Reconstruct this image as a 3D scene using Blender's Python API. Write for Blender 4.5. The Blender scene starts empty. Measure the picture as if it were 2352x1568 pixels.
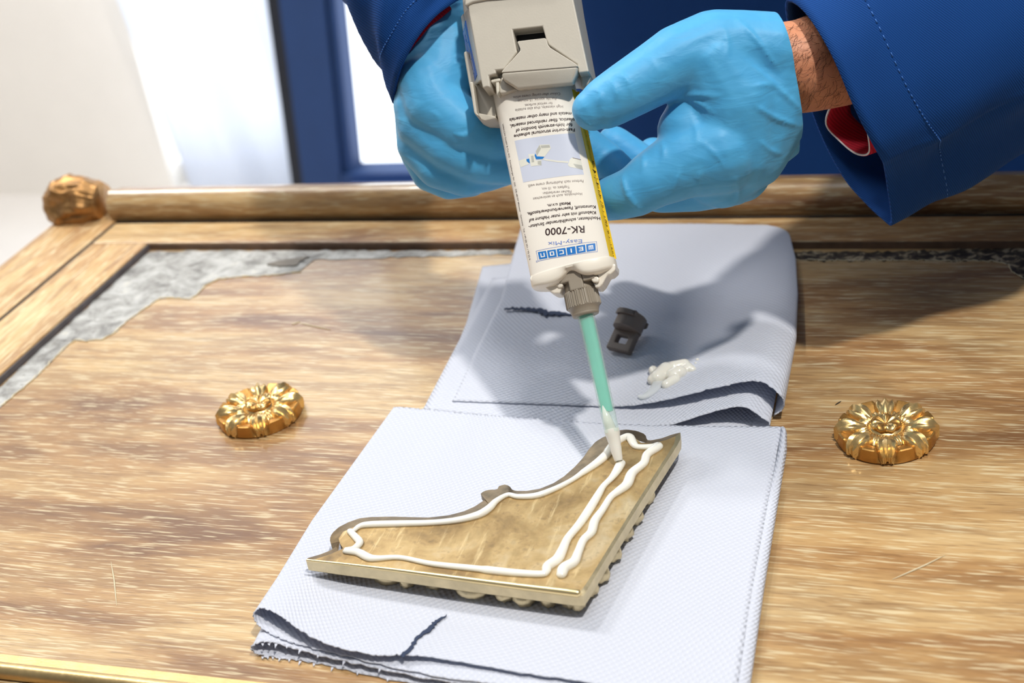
import bpy, bmesh, math, random
import numpy as np
from mathutils import Vector, Matrix
random.seed(4); rng = np.random.RandomState(4)
SC = bpy.context.scene
COL = SC.collection
A_ = np.array
def unit(v): v = np.asarray(v, float); return v/np.linalg.norm(v)

# ------------------------------------------------------------------ camera
F = 3354.31                      # focal length in pixels of a 2352 x 1568 frame
yaw, pit, rol = [math.radians(a) for a in (-21.9834, 28.4723, -9.7172)]
w_ = A_([math.sin(yaw)*math.cos(pit), math.cos(yaw)*math.cos(pit), -math.sin(pit)])
r0 = unit(np.cross(w_, [0, 0, 1])); u0 = np.cross(r0, w_)
r_ = r0*math.cos(rol)+u0*math.sin(rol); u_ = -r0*math.sin(rol)+u0*math.cos(rol)
CAM = A_([0, 0, 0.38])
cam_d = bpy.data.cameras.new('camera'); cam = bpy.data.objects.new('camera', cam_d); COL.objects.link(cam)
cam.matrix_world = Matrix(((r_[0], u_[0], -w_[0], CAM[0]), (r_[1], u_[1], -w_[1], CAM[1]), (r_[2], u_[2], -w_[2], CAM[2]), (0, 0, 0, 1)))
cam_d.sensor_width = 36; cam_d.lens = F/2352*36; cam_d.clip_start = 0.02; cam_d.clip_end = 50
cam_d.dof.use_dof = True; cam_d.dof.focus_distance = 0.655; cam_d.dof.aperture_fstop = 10
SC.camera = cam

# ------------------------------------------------------------------ light
world = bpy.data.worlds.new('world'); SC.world = world; world.use_nodes = True
bg = world.node_tree.nodes['Background']; bg.inputs[0].default_value = (0.80, 0.88, 1.0, 1); bg.inputs[1].default_value = 0.17
def area(name, loc, target, size, power, col):
    d = bpy.data.lights.new(name, 'AREA'); d.shape = 'DISK'; d.size = size; d.energy = power; d.color = col
    o = bpy.data.objects.new(name, d); COL.objects.link(o); o.location = loc
    o.rotation_euler = (Vector(target)-Vector(loc)).to_track_quat('-Z', 'Y').to_euler(); return o
TGT = (-.17, .55, 0)
area('ceiling_spot', (-.17+.33*1.75, .55-.20*1.75, 1.75), TGT, .09, 26, (1.0, .95, .87))
area('ceiling_spot_left', (-.17-.50*1.9, .55+.36*1.9, 1.9), TGT, .20, 15, (1.0, .97, .93))
area('overhead_fill', (-.3, .35, 2.3), (-.3, .35, 0), 1.6, 14, (.93, .97, 1.0))  # unseen soft lamp, added for ambient light from above
area('wall_fill', (-1.7, 1.3, 1.7), (-1.5, 2.5, -.3),   .5, 38, (1.0, .97, .93))  # unseen lamp, added to brighten the back wall
SC.view_settings.view_transform = 'Standard'; SC.view_settings.look = 'None'
SC.view_settings.gamma = 1; SC.view_settings.use_curve_mapping = False
SC.view_settings.exposure = 0.0

# ------------------------------------------------------------------ geometry helpers
def ray(x, y): return w_+r_*(x-1176)/F-u_*(y-784)/F
def G(x, y, z=0.0):                     # where the line of sight meets the level z
    d = ray(x, y); return CAM+d*((z-CAM[2])/d[2])
def D(x, y, dep): return CAM+ray(x, y)*dep
def YP(x, y, y0):                       # where it meets the upright plane y = y0
    d = ray(x, y); return CAM+d*((y0-CAM[1])/d[1])
def depth(p): return float((np.asarray(p)-CAM)@w_)

def empty(name, loc, label=None, cat=None, group=None, kind=None):
    o = bpy.data.objects.new(name, None); COL.objects.link(o); o.location = [float(c) for c in loc]
    o.empty_display_size = .02
    tag(o, label, cat, group, kind); return o
def tag(o, label=None, cat=None, group=None, kind=None):
    if label: o['label'] = label
    if cat: o['category'] = cat
    if group: o['group'] = group
    if kind: o['kind'] = kind
    return o
def wloc(o):
    p = A_([0., 0, 0])
    while o is not None: p = p+A_(o.location); o = o.parent
    return p
def obj(name, verts, faces, mat, parent=None, smooth=True, origin=None, flat_angle=None):
    """one mesh object from world-space vertices"""
    me = bpy.data.meshes.new(name)
    V = np.asarray(verts, float)
    base = A_(origin, dtype=float) if origin is not None else (wloc(parent) if parent is not None else A_([0., 0, 0]))
    V = V-base
    me.from_pydata(V.tolist(), [], [list(map(int, f)) for f in faces]); me.update()
    bm = bmesh.new(); bm.from_mesh(me); bmesh.ops.recalc_face_normals(bm, faces=bm.faces); bm.to_mesh(me); bm.free()
    if mat is not None: me.materials.append(mat)
    if smooth:
        me.polygons.foreach_set('use_smooth', [True]*len(me.polygons))
        if flat_angle: me.set_sharp_from_angle(angle=math.radians(flat_angle))
    o = bpy.data.objects.new(name, me); COL.objects.link(o)
    if parent is not None: o.parent = parent; o.location = [float(c) for c in (base-wloc(parent))]
    else: o.location = [float(c) for c in base]
    return o
def mod_bevel(o, w, seg=2, ang=35):
    m = o.modifiers.new('bevel', 'BEVEL'); m.width = w; m.segments = seg; m.limit_method = 'ANGLE'; m.angle_limit = math.radians(ang); return o
def join_geo(*geos):
    V, Fc, n = [], [], 0
    for v, f in geos:
        V += [tuple(p) for p in v]; Fc += [[i+n for i in q] for q in f]; n += len(v)
    return V, Fc
def box(c, s, R=None):
    c = np.asarray(c, float); h = np.asarray(s, float)/2
    v = A_([[sx*h[0], sy*h[1], sz*h[2]] for sx in (-1, 1) for sy in (-1, 1) for sz in (-1, 1)])
    if R is not None: v = v@np.asarray(R).T
    return v+c, [[0, 1, 3, 2], [4, 6, 7, 5], [0, 4, 5, 1], [2, 3, 7, 6], [0, 2, 6, 4], [1, 5, 7, 3]]
def catmull(P, n, closed=False):
    P = np.asarray(P, float); m = len(P)
    if closed: Q = np.vstack([P[-1:], P, P[:2]]); segs = m
    else: Q = np.vstack([2*P[0]-P[1], P, 2*P[-1]-P[-2]]); segs = m-1
    out = []
    for t in np.linspace(0, segs, n, endpoint=not closed):
        i = min(int(t), segs-1); f = t-i
        p0, p1, p2, p3 = Q[i], Q[i+1], Q[i+2], Q[i+3]
        out.append(.5*(2*p1+(p2-p0)*f+(2*p0-5*p1+4*p2-p3)*f*f+(3*p1-p0-3*p2+p3)*f**3))
    return A_(out)
def resample(P, n):
    P = np.asarray(P, float); d = np.r_[0, np.cumsum(np.linalg.norm(np.diff(P, axis=0), axis=1))]
    t = np.linspace(0, d[-1], n); return np.stack([np.interp(t, d, P[:, k]) for k in range(P.shape[1])], 1)
def grid_geo(S, closed_u=False, closed_v=False):
    """S[i][j] -> faces; i along v, j along u"""
    S = np.asarray(S); a, b = S.shape[:2]; f = []
    for i in range(a if closed_v else a-1):
        for j in range(b if closed_u else b-1):
            i2, j2 = (i+1) % a, (j+1) % b
            f.append([i*b+j, i*b+j2, i2*b+j2, i2*b+j])
    return S.reshape(-1, 3), f
def tube(P, R, n=12, cap=True, round_ends=True, sq=1.0, up=None):
    P = np.asarray(P, float); R = np.broadcast_to(np.asarray(R, float), (len(P),)).copy()
    T = np.gradient(P, axis=0); T /= np.linalg.norm(T, axis=1)[:, None]+1e-12
    if round_ends:
        e0 = [P[0]-T[0]*R[0]*c for c in (.95, .75, .4)]; r0_ = [R[0]*s for s in (.3, .66, .92)]
        e1 = [P[-1]+T[-1]*R[-1]*c for c in (.4, .75, .95)]; r1_ = [R[-1]*s for s in (.92, .66, .3)]
        P = np.vstack([e0, P, e1]); R = np.r_[r0_, R, r1_]; T = np.vstack([[T[0]]*3, T, [T[-1]]*3])
    nrm = np.asarray(up, float) if up is not None else (A_([0, 0, 1.]) if abs(T[0][2]) < .9 else A_([1., 0, 0]))
    S = []
    for p, r, t in zip(P, R, T):
        nrm = nrm-t*(nrm@t); nrm = nrm/np.linalg.norm(nrm); b = np.cross(t, nrm)
        S.append([p+r*(nrm*sq*math.cos(a)+b*math.sin(a)) for a in np.linspace(0, 2*math.pi, n, endpoint=False)])
    v, f = grid_geo(S, closed_u=True)
    if cap: m = len(S); f.append(list(range(n))[::-1]); f.append([(m-1)*n+i for i in range(n)])
    return v, f
def revolve(prof, o, ax, n=48, ref=None, close=True):
    """prof: (radius, distance along ax)"""
    ax = unit(ax); ref = A_([1., 0, 0]) if ref is None else np.asarray(ref, float)
    e1 = unit(ref-ax*(ref@ax)); e2 = np.cross(ax, e1)
    S = [[o+ax*h+r*(e1*math.cos(a)+e2*math.sin(a)) for a in np.linspace(0, 2*math.pi, n, endpoint=False)] for r, h in prof]
    v, f = grid_geo(S, closed_u=True)
    if close: f.append(list(range(n))[::-1]); f.append([(len(prof)-1)*n+i for i in range(n)])
    return v, f
def prism(bot, top):
    """two outlines of equal length -> closed solid"""
    n = len(bot); v = list(map(tuple, bot))+list(map(tuple, top))
    f = [list(range(n))[::-1], list(range(n, 2*n))]+[[i, (i+1) % n, n+(i+1) % n, n+i] for i in range(n)]
    return v, f
def layers(*outs):
    n = len(outs[0]); v = [tuple(p) for o in outs for p in o]
    f = [list(range(n))[::-1], list(range((len(outs)-1)*n, len(outs)*n))]
    for k in range(len(outs)-1):
        f += [[k*n+i, k*n+(i+1) % n, (k+1)*n+(i+1) % n, (k+1)*n+i] for i in range(n)]
    return v, f
def capsule(a, b, ra, rb, n=16):
    return tube(np.linspace(a, b, 4), np.linspace(ra, rb, 4), n)
def sphere(c, r, n=14, sc=(1, 1, 1)):
    S = [[A_(c)+r*A_(sc)*A_([math.sin(t)*math.cos(p), math.sin(t)*math.sin(p), math.cos(t)]) for p in np.linspace(0, 2*math.pi, n, endpoint=False)] for t in np.linspace(.05, math.pi-.05, n//2+1)]
    v, f = grid_geo(S, closed_u=True); m = len(S); f.append(list(range(n))[::-1]); f.append([(m-1)*n+i for i in range(n)])
    return v, f
def fused(geos, voxel, smooth_it=6, fac=.5):
    """the union of closed shapes as one continuous smooth skin"""
    V, Fc = join_geo(*geos)
    me = bpy.data.meshes.new('tmp'); me.from_pydata([tuple(map(float, p)) for p in V], [], Fc)
    bm = bmesh.new(); bm.from_mesh(me); bmesh.ops.recalc_face_normals(bm, faces=bm.faces); bm.to_mesh(me); bm.free()
    o = bpy.data.objects.new('tmp', me); COL.objects.link(o)
    m = o.modifiers.new('r', 'REMESH'); m.mode = 'VOXEL'; m.voxel_size = voxel; m.adaptivity = 0
    s = o.modifiers.new('s', 'SMOOTH'); s.factor = fac; s.iterations = smooth_it
    dg = bpy.context.evaluated_depsgraph_get(); dg.update()
    ev = o.evaluated_get(dg); m2 = ev.to_mesh()
    n = len(m2.vertices); co = np.empty(n*3); m2.vertices.foreach_get('co', co)
    faces = [list(p.vertices) for p in m2.polygons]
    ev.to_mesh_clear(); bpy.data.objects.remove(o); bpy.data.meshes.remove(me)
    return co.reshape(-1, 3), faces

# ------------------------------------------------------------------ materials
class NT:
    def __init__(s, name):
        s.m = bpy.data.materials.new(name); s.m.use_nodes = True; s.t = s.m.node_tree
        s.b = s.t.nodes['Principled BSDF']; s.out = s.t.nodes['Material Output']
        s.tc = s.t.nodes.new('ShaderNodeTexCoord')
    def n(s, typ, **kw):
        x = s.t.nodes.new('ShaderNode'+typ)
        for k, v in kw.items(): setattr(x, k, v)
        return x
    def l(s, a, b): s.t.links.new(a, b)
    def mapping(s, scale=(1, 1, 1), rot=(0, 0, 0), loc=(0, 0, 0), src=None):
        m = s.n('Mapping'); m.inputs['Scale'].default_value = scale; m.inputs['Rotation'].default_value = rot; m.inputs['Location'].default_value = loc
        s.l(src or s.tc.outputs['Object'], m.inputs['Vector']); return m.outputs[0]
    def noise(s, vec, scale=1, detail=4, rough=.5, dist=0):
        x = s.n('TexNoise'); x.inputs['Scale'].default_value = scale; x.inputs['Detail'].default_value = detail
        x.inputs['Roughness'].default_value = rough; x.inputs['Distortion'].default_value = dist
        s.l(vec, x.inputs['Vector']); return x.outputs[0]
    def ramp(s, fac, stops, interp='LINEAR'):
        r = s.n('ValToRGB'); cr = r.color_ramp; cr.interpolation = interp
        while len(cr.elements) < len(stops): cr.elements.new(.5)
        for e, (p, c) in zip(cr.elements, stops): e.position = p; e.color = (*c, 1) if len(c) == 3 else c
        s.l(fac, r.inputs[0]); return r.outputs[0]
    def mix(s, fac, a, b, blend='MIX'):
        x = s.n('Mix', data_type='RGBA', blend_type=blend)
        for sock, v in ((x.inputs[0], fac), (x.inputs[6], a), (x.inputs[7], b)):
            if hasattr(v, 'links'): s.l(v, sock)
            elif isinstance(v, (int, float)): sock.default_value = v
            else: sock.default_value = (*v, 1)
        return x.outputs[2]
    def math(s, op, a, b=0):
        x = s.n('Math', operation=op)
        for i, v in enumerate((a, b)):
            if hasattr(v, 'links'): s.l(v, x.inputs[i])
            else: x.inputs[i].default_value = v
        return x.outputs[0]
    def bump(s, h, strength=.3, dist=.001, normal=None):
        x = s.n('Bump'); x.inputs['Strength'].default_value = strength; x.inputs['Distance'].default_value = dist
        s.l(h, x.inputs['Height'])
        if normal: s.l(normal, x.inputs['Normal'])
        s.l(x.outputs[0], s.b.inputs['Normal']); return x.outputs[0]
    def set(s, **kw):
        for k, v in kw.items():
            sock = s.b.inputs[k.replace('_', ' ')]
            if hasattr(v, 'links'): s.l(v, sock)
            elif isinstance(v, (tuple, list)): sock.default_value = (*v, 1) if len(v) == 3 and sock.type == 'RGBA' else v
            else: sock.default_value = v
        return s
def plain(name, col, rough=.5, metal=0., var=.06, scale=60, bump=0., **kw):
    t = NT(name); nz = t.noise(t.mapping(), scale, 3)
    c = t.mix(nz, [x*(1-var) for x in col], [min(1, x*(1+var)) for x in col])
    t.set(Base_Color=c, Roughness=rough, Metallic=metal, **kw)
    if bump: t.bump(t.noise(t.mapping(), scale*6, 2), bump, .0004)
    return t.m

def make_wood(name, axis='x', tone=1.0, glossy=.34, coat=.25):
    """limed oak: pale open pores over warm brown figure, varnished"""
    t = NT(name)
    sw = (lambda a, b: (a, b, b)) if axis == 'x' else (lambda a, b: (b, a, b))
    base = t.mapping(sw(1, 1))
    warp = t.noise(t.mapping(sw(2.2, 7)), 1, 3, .5)
    wv = t.n('VectorMath', operation='MULTIPLY_ADD'); wv.inputs[1].default_value = (.012, .012, .012)
    cw = t.n('TexNoise'); cw.inputs['Scale'].default_value = 4.5; cw.inputs['Detail'].default_value = 2; t.l(t.tc.outputs['Object'], cw.inputs['Vector'])
    t.l(cw.outputs['Color'], wv.inputs[0]); t.l(t.tc.outputs['Object'], wv.inputs[2])
    big = t.noise(t.mapping(sw(4.5, 26), src=wv.outputs[0]), 1, 4, .55, .6)
    mid = t.noise(t.mapping(sw(14, 120), src=wv.outputs[0]), 1, 4, .6, .3)
    fine = t.noise(t.mapping(sw(52, 860), src=wv.outputs[0]), 1, 2, .6, .1)
    c = t.ramp(big, [(.34, (.22*tone, .105*tone, .045*tone)), (.45, (.45*tone, .25*tone, .10*tone)), (.54, (.59*tone, .37*tone, .16*tone)), (.70, (.69*tone, .485*tone, .24*tone))])
    dark = t.ramp(mid, [(.40, (0, 0, 0)), (.56, (1, 1, 1))])
    c = t.mix(dark, t.mix(.40, c, (.20*tone, .095*tone, .04*tone)), c)
    pore = t.ramp(fine, [(.55, (0, 0, 0)), (.64, (1, 1, 1))])
    c = t.mix(t.math('MULTIPLY', pore, .60), c, (.86*tone, .74*tone, .47*tone))
    dpore = t.ramp(fine, [(.32, (1, 1, 1)), (.42, (0, 0, 0))])
    c = t.mix(t.math('MULTIPLY', dpore, .42), c, (.17*tone, .08*tone, .03*tone))
    t.set(Base_Color=c, Roughness=glossy, Coat_Weight=coat, Coat_Roughness=.09)
    t.bump(fine, .22, .0006)
    return t.m
M = {}
M['wood'] = make_wood('limed_oak', 'x', .86, .34, .32)
M['wood_y'] = make_wood('limed_oak_stile', 'y', 1.02, .45, .1)
M['wood_rail'] = make_wood('limed_oak_rail', 'x', .92, .45, .1)
M['wood_round'] = make_wood('oak_round_moulding', 'x', .80, .30, .35)
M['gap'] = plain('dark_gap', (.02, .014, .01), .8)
def make_gilt(name, col, rough, dirt=.4):
    t = NT(name); n1 = t.noise(t.mapping(), 120, 4, .6); n2 = t.noise(t.mapping(), 900, 3)
    c = t.mix(t.ramp(n1, [(.35, (0, 0, 0)), (.7, (1, 1, 1))]), [x*(1-dirt) for x in col], col)
    t.set(Base_Color=c, Metallic=.85, Roughness=t.math('ADD', t.math('MULTIPLY', n2, .2), rough-.1))
    t.bump(n2, .2, .0003); return t.m
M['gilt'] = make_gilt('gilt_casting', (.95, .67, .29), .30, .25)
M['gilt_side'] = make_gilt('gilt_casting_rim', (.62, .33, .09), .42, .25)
M['gilt_dull'] = make_gilt('aged_gilt', (.50, .27, .10), .46, .45)
M['brass_bar'] = make_gilt('polished_brass', (.62, .45, .21), .40, .2)
M['arris'] = plain('bright_arris_highlight', (.95, .76, .40), .30, metal=.9, var=.03)  # glint of the front edge put into a brighter brass colour
def make_brass_back():
    t = NT('brushed_brass_back'); n1 = t.noise(t.mapping(), 38, 5, .6, .4); n2 = t.noise(t.mapping((300, 40, 300), (0, 0, .9)), 1, 4, .6)
    n3 = t.noise(t.mapping(), 260, 4, .6)
    c = t.ramp(n1, [(.28, (.20, .135, .07)), (.42, (.42, .28, .12)), (.56, (.58, .41, .19)), (.74, (.70, .57, .36))])
    c = t.mix(t.math('MULTIPLY', t.ramp(n3, [(.56, (0, 0, 0)), (.75, (1, 1, 1))]), .55), c, (.16, .11, .06))
    c = t.mix(t.math('MULTIPLY', t.ramp(n2, [(.58, (0, 0, 0)), (.7, (1, 1, 1))]), .5), c, (.90, .72, .40))
    t.set(Base_Color=c, Metallic=.62, Roughness=t.math('ADD', t.math('MULTIPLY', n3, .3), .28)); t.bump(n2, .25, .0004); return t.m
M['brass_back'] = make_brass_back()
M['brass_rim'] = make_gilt('shaded_brass_rim', (.34, .25, .14), .42, .55)  # dark reflection on the sloping rim is put into its colour
M['brass_edge'] = make_gilt('cast_brass_edge', (.80, .66, .40), .40, .2)
def make_towel():
    t = NT('embossed_paper'); uv = t.tc.outputs['UV']
    mp = t.mapping((2100, 2100, 1), (0, 0, .12), src=uv)
    sx = t.n('SeparateXYZ'); t.l(mp, sx.inputs[0])
    h = t.math('MULTIPLY', t.math('SINE', sx.outputs[0]), t.math('SINE', sx.outputs[1]))
    fib = t.noise(t.mapping((1, 1, 1)), 1500, 3)
    hh = t.math('ADD', h, t.math('MULTIPLY', fib, .5))
    c = t.mix(t.ramp(h, [(.0, (0, 0, 0)), (1, (1, 1, 1))]), (.695, .725, .815), (.765, .79, .87))
    t.set(Base_Color=c, Roughness=.9, Specular_IOR_Level=.15); t.bump(hh, .5, .0005)
    tr = t.n('BsdfTranslucent'); tr.inputs[0].default_value = (.5, .58, .78, 1)
    mx = t.n('MixShader'); mx.inputs[0].default_value = .16
    t.l(t.b.outputs[0], mx.inputs[1]); t.l(tr.outputs[0], mx.inputs[2]); t.l(mx.outputs[0], t.out.inputs[0]); return t.m
M['towel'] = make_towel()
def make_glove():
    t = NT('blue_nitrile'); n1 = t.noise(t.mapping((1, 1, 1)), 55, 4, .55, 1.2); n2 = t.noise(t.mapping(), 700, 2); n3 = t.noise(t.mapping((60, 60, 160), (.4, .3, .5)), 1, 3, .5, .8)
    c = t.mix(n1, (.055, .34, .66), (.10, .45, .76))
    t.set(Base_Color=c, Roughness=.5, Specular_IOR_Level=.3, Sheen_Weight=.15, Subsurface_Weight=.12, Subsurface_Radius=(.002, .004, .006), Subsurface_Scale=1.0)
    h = t.math('ADD', t.math('MULTIPLY', n3, 1.0), t.math('MULTIPLY', n2, .05)); t.bump(h, .24, .0022); return t.m
M['glove'] = make_glove()
def make_cloth(name, col, scale=2600):
    t = NT(name); n1 = t.noise(t.mapping(), 18, 3)
    w = t.n('TexWave', wave_type='BANDS', bands_direction='DIAGONAL'); w.inputs['Scale'].default_value = scale/6.28; w.inputs['Distortion'].default_value = .6; w.inputs['Detail'].default_value = 1
    t.l(t.mapping(), w.inputs['Vector'])
    c = t.mix(w.outputs['Fac'], [x*.75 for x in col], [x*1.2 for x in col]); c = t.mix(t.math('MULTIPLY', n1, .3), c, [x*.6 for x in col])
    t.set(Base_Color=c, Roughness=.85, Specular_IOR_Level=.15); t.bump(w.outputs['Fac'], .3, .0003); return t.m
M['coat'] = make_cloth('royal_blue_twill', (.008, .060, .25))
M['thread'] = plain('stitching_thread', (.04, .16, .50), .7)
M['shirt'] = make_cloth('red_shirt_cloth', (.50, .015, .035), 1500)
M['shirt_edge'] = plain('white_cuff_edge', (.75, .7, .68), .8)
def make_skin():
    t = NT('skin'); n1 = t.noise(t.mapping(), 60, 4); n2 = t.noise(t.mapping(), 900, 3)
    c = t.mix(n1, (.60, .23, .115), (.72, .33, .19))
    t.set(Base_Color=c, Roughness=.5, Subsurface_Weight=.2, Subsurface_Radius=(.006, .002, .001), Subsurface_Scale=1); t.bump(n2, .25, .0005); return t.m
M['skin'] = make_skin()
M['hair'] = plain('dark_arm_hair', (.035, .018, .012), .6)
M['gun'] = plain('warm_grey_plastic', (.53, .49, .415), .36, var=.03, scale=200, bump=.08)
M['gun_light'] = plain('pale_pin_plastic', (.70, .66, .56), .4)
M['black'] = plain('black_recess', (.006, .006, .007), .6)
M['blue_label'] = plain('blue_sticker', (.035, .13, .52), .35)
M['cream'] = plain('cream_plastic', (.90, .84, .73), .28, var=.015, scale=40, Subsurface_Weight=.08, Subsurface_Radius=(.003, .003, .002), Subsurface_Scale=1.)
M['label'] = plain('glossy_white_label', (.92, .87, .785), .16, var=.012, scale=40)
M['yellow'] = plain('yellow_print', (.86, .58, .02), .25, var=.03)
M['ink'] = plain('dark_brown_ink', (.035, .012, .012), .4)
M['ink_grey'] = plain('grey_ink', (.20, .16, .15), .4)
M['ink_blue'] = plain('blue_ink', (.16, .25, .60), .4)
M['logo_blue'] = plain('logo_blue_ink', (.02, .19, .58), .3)
M['white_ink'] = plain('white_ink', (.88, .87, .86), .35)
M['pic_bg'] = plain('pale_blue_print', (.63, .67, .79), .2, var=.01)
M['pic_pale'] = plain('pale_print', (.78, .77, .68), .25, var=.01)
M['pic_grey'] = plain('grey_print', (.50, .50, .45), .25)
M['pic_blue'] = plain('bright_blue_print', (.02, .20, .58), .25)
M['collar'] = plain('taupe_plastic', (.33, .285, .225), .38, var=.04, scale=100)
M['cap'] = plain('dark_taupe_plastic', (.16, .125, .105), .45, var=.08, scale=100)
M['teal'] = plain('teal_mixing_element', (.045, .58, .43), .35, var=.06, scale=220, Subsurface_Weight=.3, Subsurface_Radius=(.002, .004, .003), Subsurface_Scale=1.)
M['adhesive'] = plain('cream_adhesive', (.85, .825, .745), .14, var=.015, scale=150, Subsurface_Weight=.35, Subsurface_Radius=(.003, .0025, .002), Subsurface_Scale=1., Coat_Weight=.4, Coat_Roughness=.08)
def make_clear(name, col, fac, rough):
    t = NT(name); t.set(Base_Color=col, Roughness=rough, Specular_IOR_Level=.5)
    tr = t.n('BsdfTransparent'); tr.inputs[0].default_value = (.97, 1, .985, 1); mx = t.n('MixShader'); mx.inputs[0].default_value = fac
    t.l(tr.outputs[0], mx.inputs[1]); t.l(t.b.outputs[0], mx.inputs[2]); t.l(mx.outputs[0], t.out.inputs[0]); return t.m
M['clear_tube'] = make_clear('milky_clear_plastic', (.70, .86, .82), .30, .2)
M['resin'] = make_clear('clear_resin', (.86, .88, .90), .55, .06)
def make_residue():
    t = NT('old_glue_residue'); n1 = t.noise(t.mapping((1, 1, 1)), 70, 6, .65, .5); n2 = t.noise(t.mapping(), 320, 4, .6)
    c = t.ramp(n1, [(.30, (.13, .125, .12)), (.46, (.34, .335, .315)), (.60, (.50, .50, .48)), (.75, (.62, .60, .52))])
    c = t.mix(t.math('MULTIPLY', t.ramp(n2, [(.55, (0, 0, 0)), (.7, (1, 1, 1))]), .5), c, (.16, .14, .11))
    t.set(Base_Color=c, Roughness=.6); t.bump(n2, .6, .001); return t.m
M['residue'] = make_residue()
def make_residue2():
    t = NT('dark_flaking_residue'); n1 = t.noise(t.mapping((1, 1, 1)), 130, 5, .6, 1.2)
    c = t.ramp(n1, [(.40, (.03, .022, .016)), (.52, (.10, .075, .05)), (.58, (.42, .33, .21)), (.68, (.52, .43, .30))])
    t.set(Base_Color=c, Roughness=.6); t.bump(n1, .7, .001); return t.m
M['residue_dark'] = make_residue2()
M['stain'] = plain('dark_stained_edge', (.115, .10, .105), .6, var=.45, scale=140)
M['stain2'] = plain('brown_stained_edge', (.13, .075, .045), .6, var=.5, scale=120)
M['old_glue'] = plain('dried_cream_glue', (.66, .57, .38), .5, var=.2, scale=300)
M['wall'] = plain('off_white_plaster', (.80, .765, .715), .9, var=.03, scale=12)
M['floor'] = plain('pale_floor', (.74, .71, .68), .7, var=.03, scale=10)
M['navy'] = plain('navy_window_paint', (.008, .038, .135), .7, var=.1, scale=20)
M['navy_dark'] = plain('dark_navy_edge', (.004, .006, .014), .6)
M['sill'] = plain('blue_white_sill', (.26, .38, .72), .35)
def make_emit(name, col, s):
    m = bpy.data.materials.new(name); m.use_nodes = True; t = m.node_tree; t.nodes.clear()
    e = t.nodes.new('ShaderNodeEmission'); e.inputs[0].default_value = (*col, 1); e.inputs[1].default_value = s
    o = t.nodes.new('ShaderNodeOutputMaterial'); t.links.new(e.outputs[0], o.inputs[0]); return m
M['daylight'] = make_emit('daylit_frosted_glass', (.88, .94, 1.0), 3.0)
def make_curtain():
    t = NT('white_voile'); t.set(Base_Color=(.86, .88, .92), Roughness=.9)
    tr = t.n('BsdfTranslucent'); tr.inputs[0].default_value = (.88, .92, 1, 1); mx = t.n('MixShader'); mx.inputs[0].default_value = .5
    t.l(t.b.outputs[0], mx.inputs[1]); t.l(tr.outputs[0], mx.inputs[2]); t.l(mx.outputs[0], t.out.inputs[0]); return t.m
M['curtain'] = make_curtain()
M['bench'] = plain('workbench_timber', (.36, .25, .15), .6, var=.2)

# ------------------------------------------------------------------ setting: floor, back wall, glazed door
ZF = -.75; YW = 2.55
def quad(name, P, mat, kind='structure', th=None, label=None):
    o = obj(name, P, [[0, 1, 2, 3]], mat, None, False, origin=A_(P).mean(0)); tag(o, label, kind=kind)
    if th: m = o.modifiers.new('th', 'SOLIDIFY'); m.thickness = th; m.offset = 0
    return o
fl, ff = box((.0, .9, ZF-.03), (7, 6, .06)); tag(obj('floor', fl, ff, M['floor'], None, False, origin=(0, .9, ZF)), 'pale blurred floor below the workbench', kind='structure')
xw = YP(334, 200, YW)[0]
wl = box(((-3.4+xw)/2, YW+.06, .85), (xw+3.4, .12, 3.2)); tag(obj('wall_back', *wl, M['wall'], None, False, origin=((-3.4+xw)/2, YW, ZF)), 'off-white plaster wall left of the white curtain', kind='structure')
wr = box((2.0, YW+.06, .85), (2.2, .12, 3.2)); tag(obj('wall_right', *wr, M['wall'], None, False, origin=(2.0, YW, ZF)), 'off-white wall behind the person at far right', kind='structure')
# left wall closing the corner
ww = box((-3.4, .6, .85), (.12, 4.0, 3.2)); tag(obj('wall_left', *ww, M['wall'], None, False, origin=(-3.4, .6, ZF)), 'off-white side wall', kind='structure')

# window frame (post) standing on the floor, slightly out of plumb as in the photo
YD = 2.30
def post(x0t, x0b, x1t, x1b, y0, y1):
    """upright whose left/right edges pass through these picture columns at y=0 and y=410, carried from floor to lintel"""
    P = []
    for (xt, xb) in ((x0t, x0b), (x1t, x1b)):
        a, b = YP(xt, 0, y0), YP(xb, 410, y0); s = (b-a)/(b[2]-a[2])
        P.append((a+s*(ZF-a[2]), a+s*(1.55-a[2])))
    (l0, l1), (q0, q1) = P; dy = A_([0, y1-y0, 0])
    return [l0, q0, q0+dy, l0+dy], [l1, q1, q1+dy, l1+dy]
win = empty('window_1', YP(700, 410, YD)*A_([1, 1, 0])+A_([0, 0, ZF]), 'tall window with a dark navy frame left of the person', None, None, 'structure')
obj('frame_post', *prism(*post(640, 694, 742, 784, YD, YD+.10)), M['navy'], win, False)
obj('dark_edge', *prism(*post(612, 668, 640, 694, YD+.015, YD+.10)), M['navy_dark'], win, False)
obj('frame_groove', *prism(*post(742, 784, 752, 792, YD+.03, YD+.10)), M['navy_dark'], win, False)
obj('glazing_bead', *prism(*post(752, 792, 770, 812, YD+.01, YD+.10)), M['navy'], win, False)
sl0 = YP(800, 392, YD); sl1 = YP(900, 398, YD)
obj('bottom_rail', *box(((sl0[0]-.02+.35)/2, YD+.05, (ZF+sl1[2])/2), (.35-sl0[0]+.02, .1, sl1[2]-ZF)), M['navy'], win, False)
obj('sill', *box(((sl0[0]+.35)/2, YD-.02, sl1[2]-.03), (.35-sl0[0], .12, .02)), M['sill'], win, False)
pl = sl0[0]-.04
obj('pane', *box(((pl+.35)/2, YD+.06, (sl1[2]+1.55)/2-.01), (.35-pl, .006, 1.55-sl1[2]+.02)), M['daylight'], win, False)
obj('top_rail', *box(((pl-.3+.45)/2, YD+.05, 1.59), (.45-pl+.3, .1, .08)), M['navy'], win, False)
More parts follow.
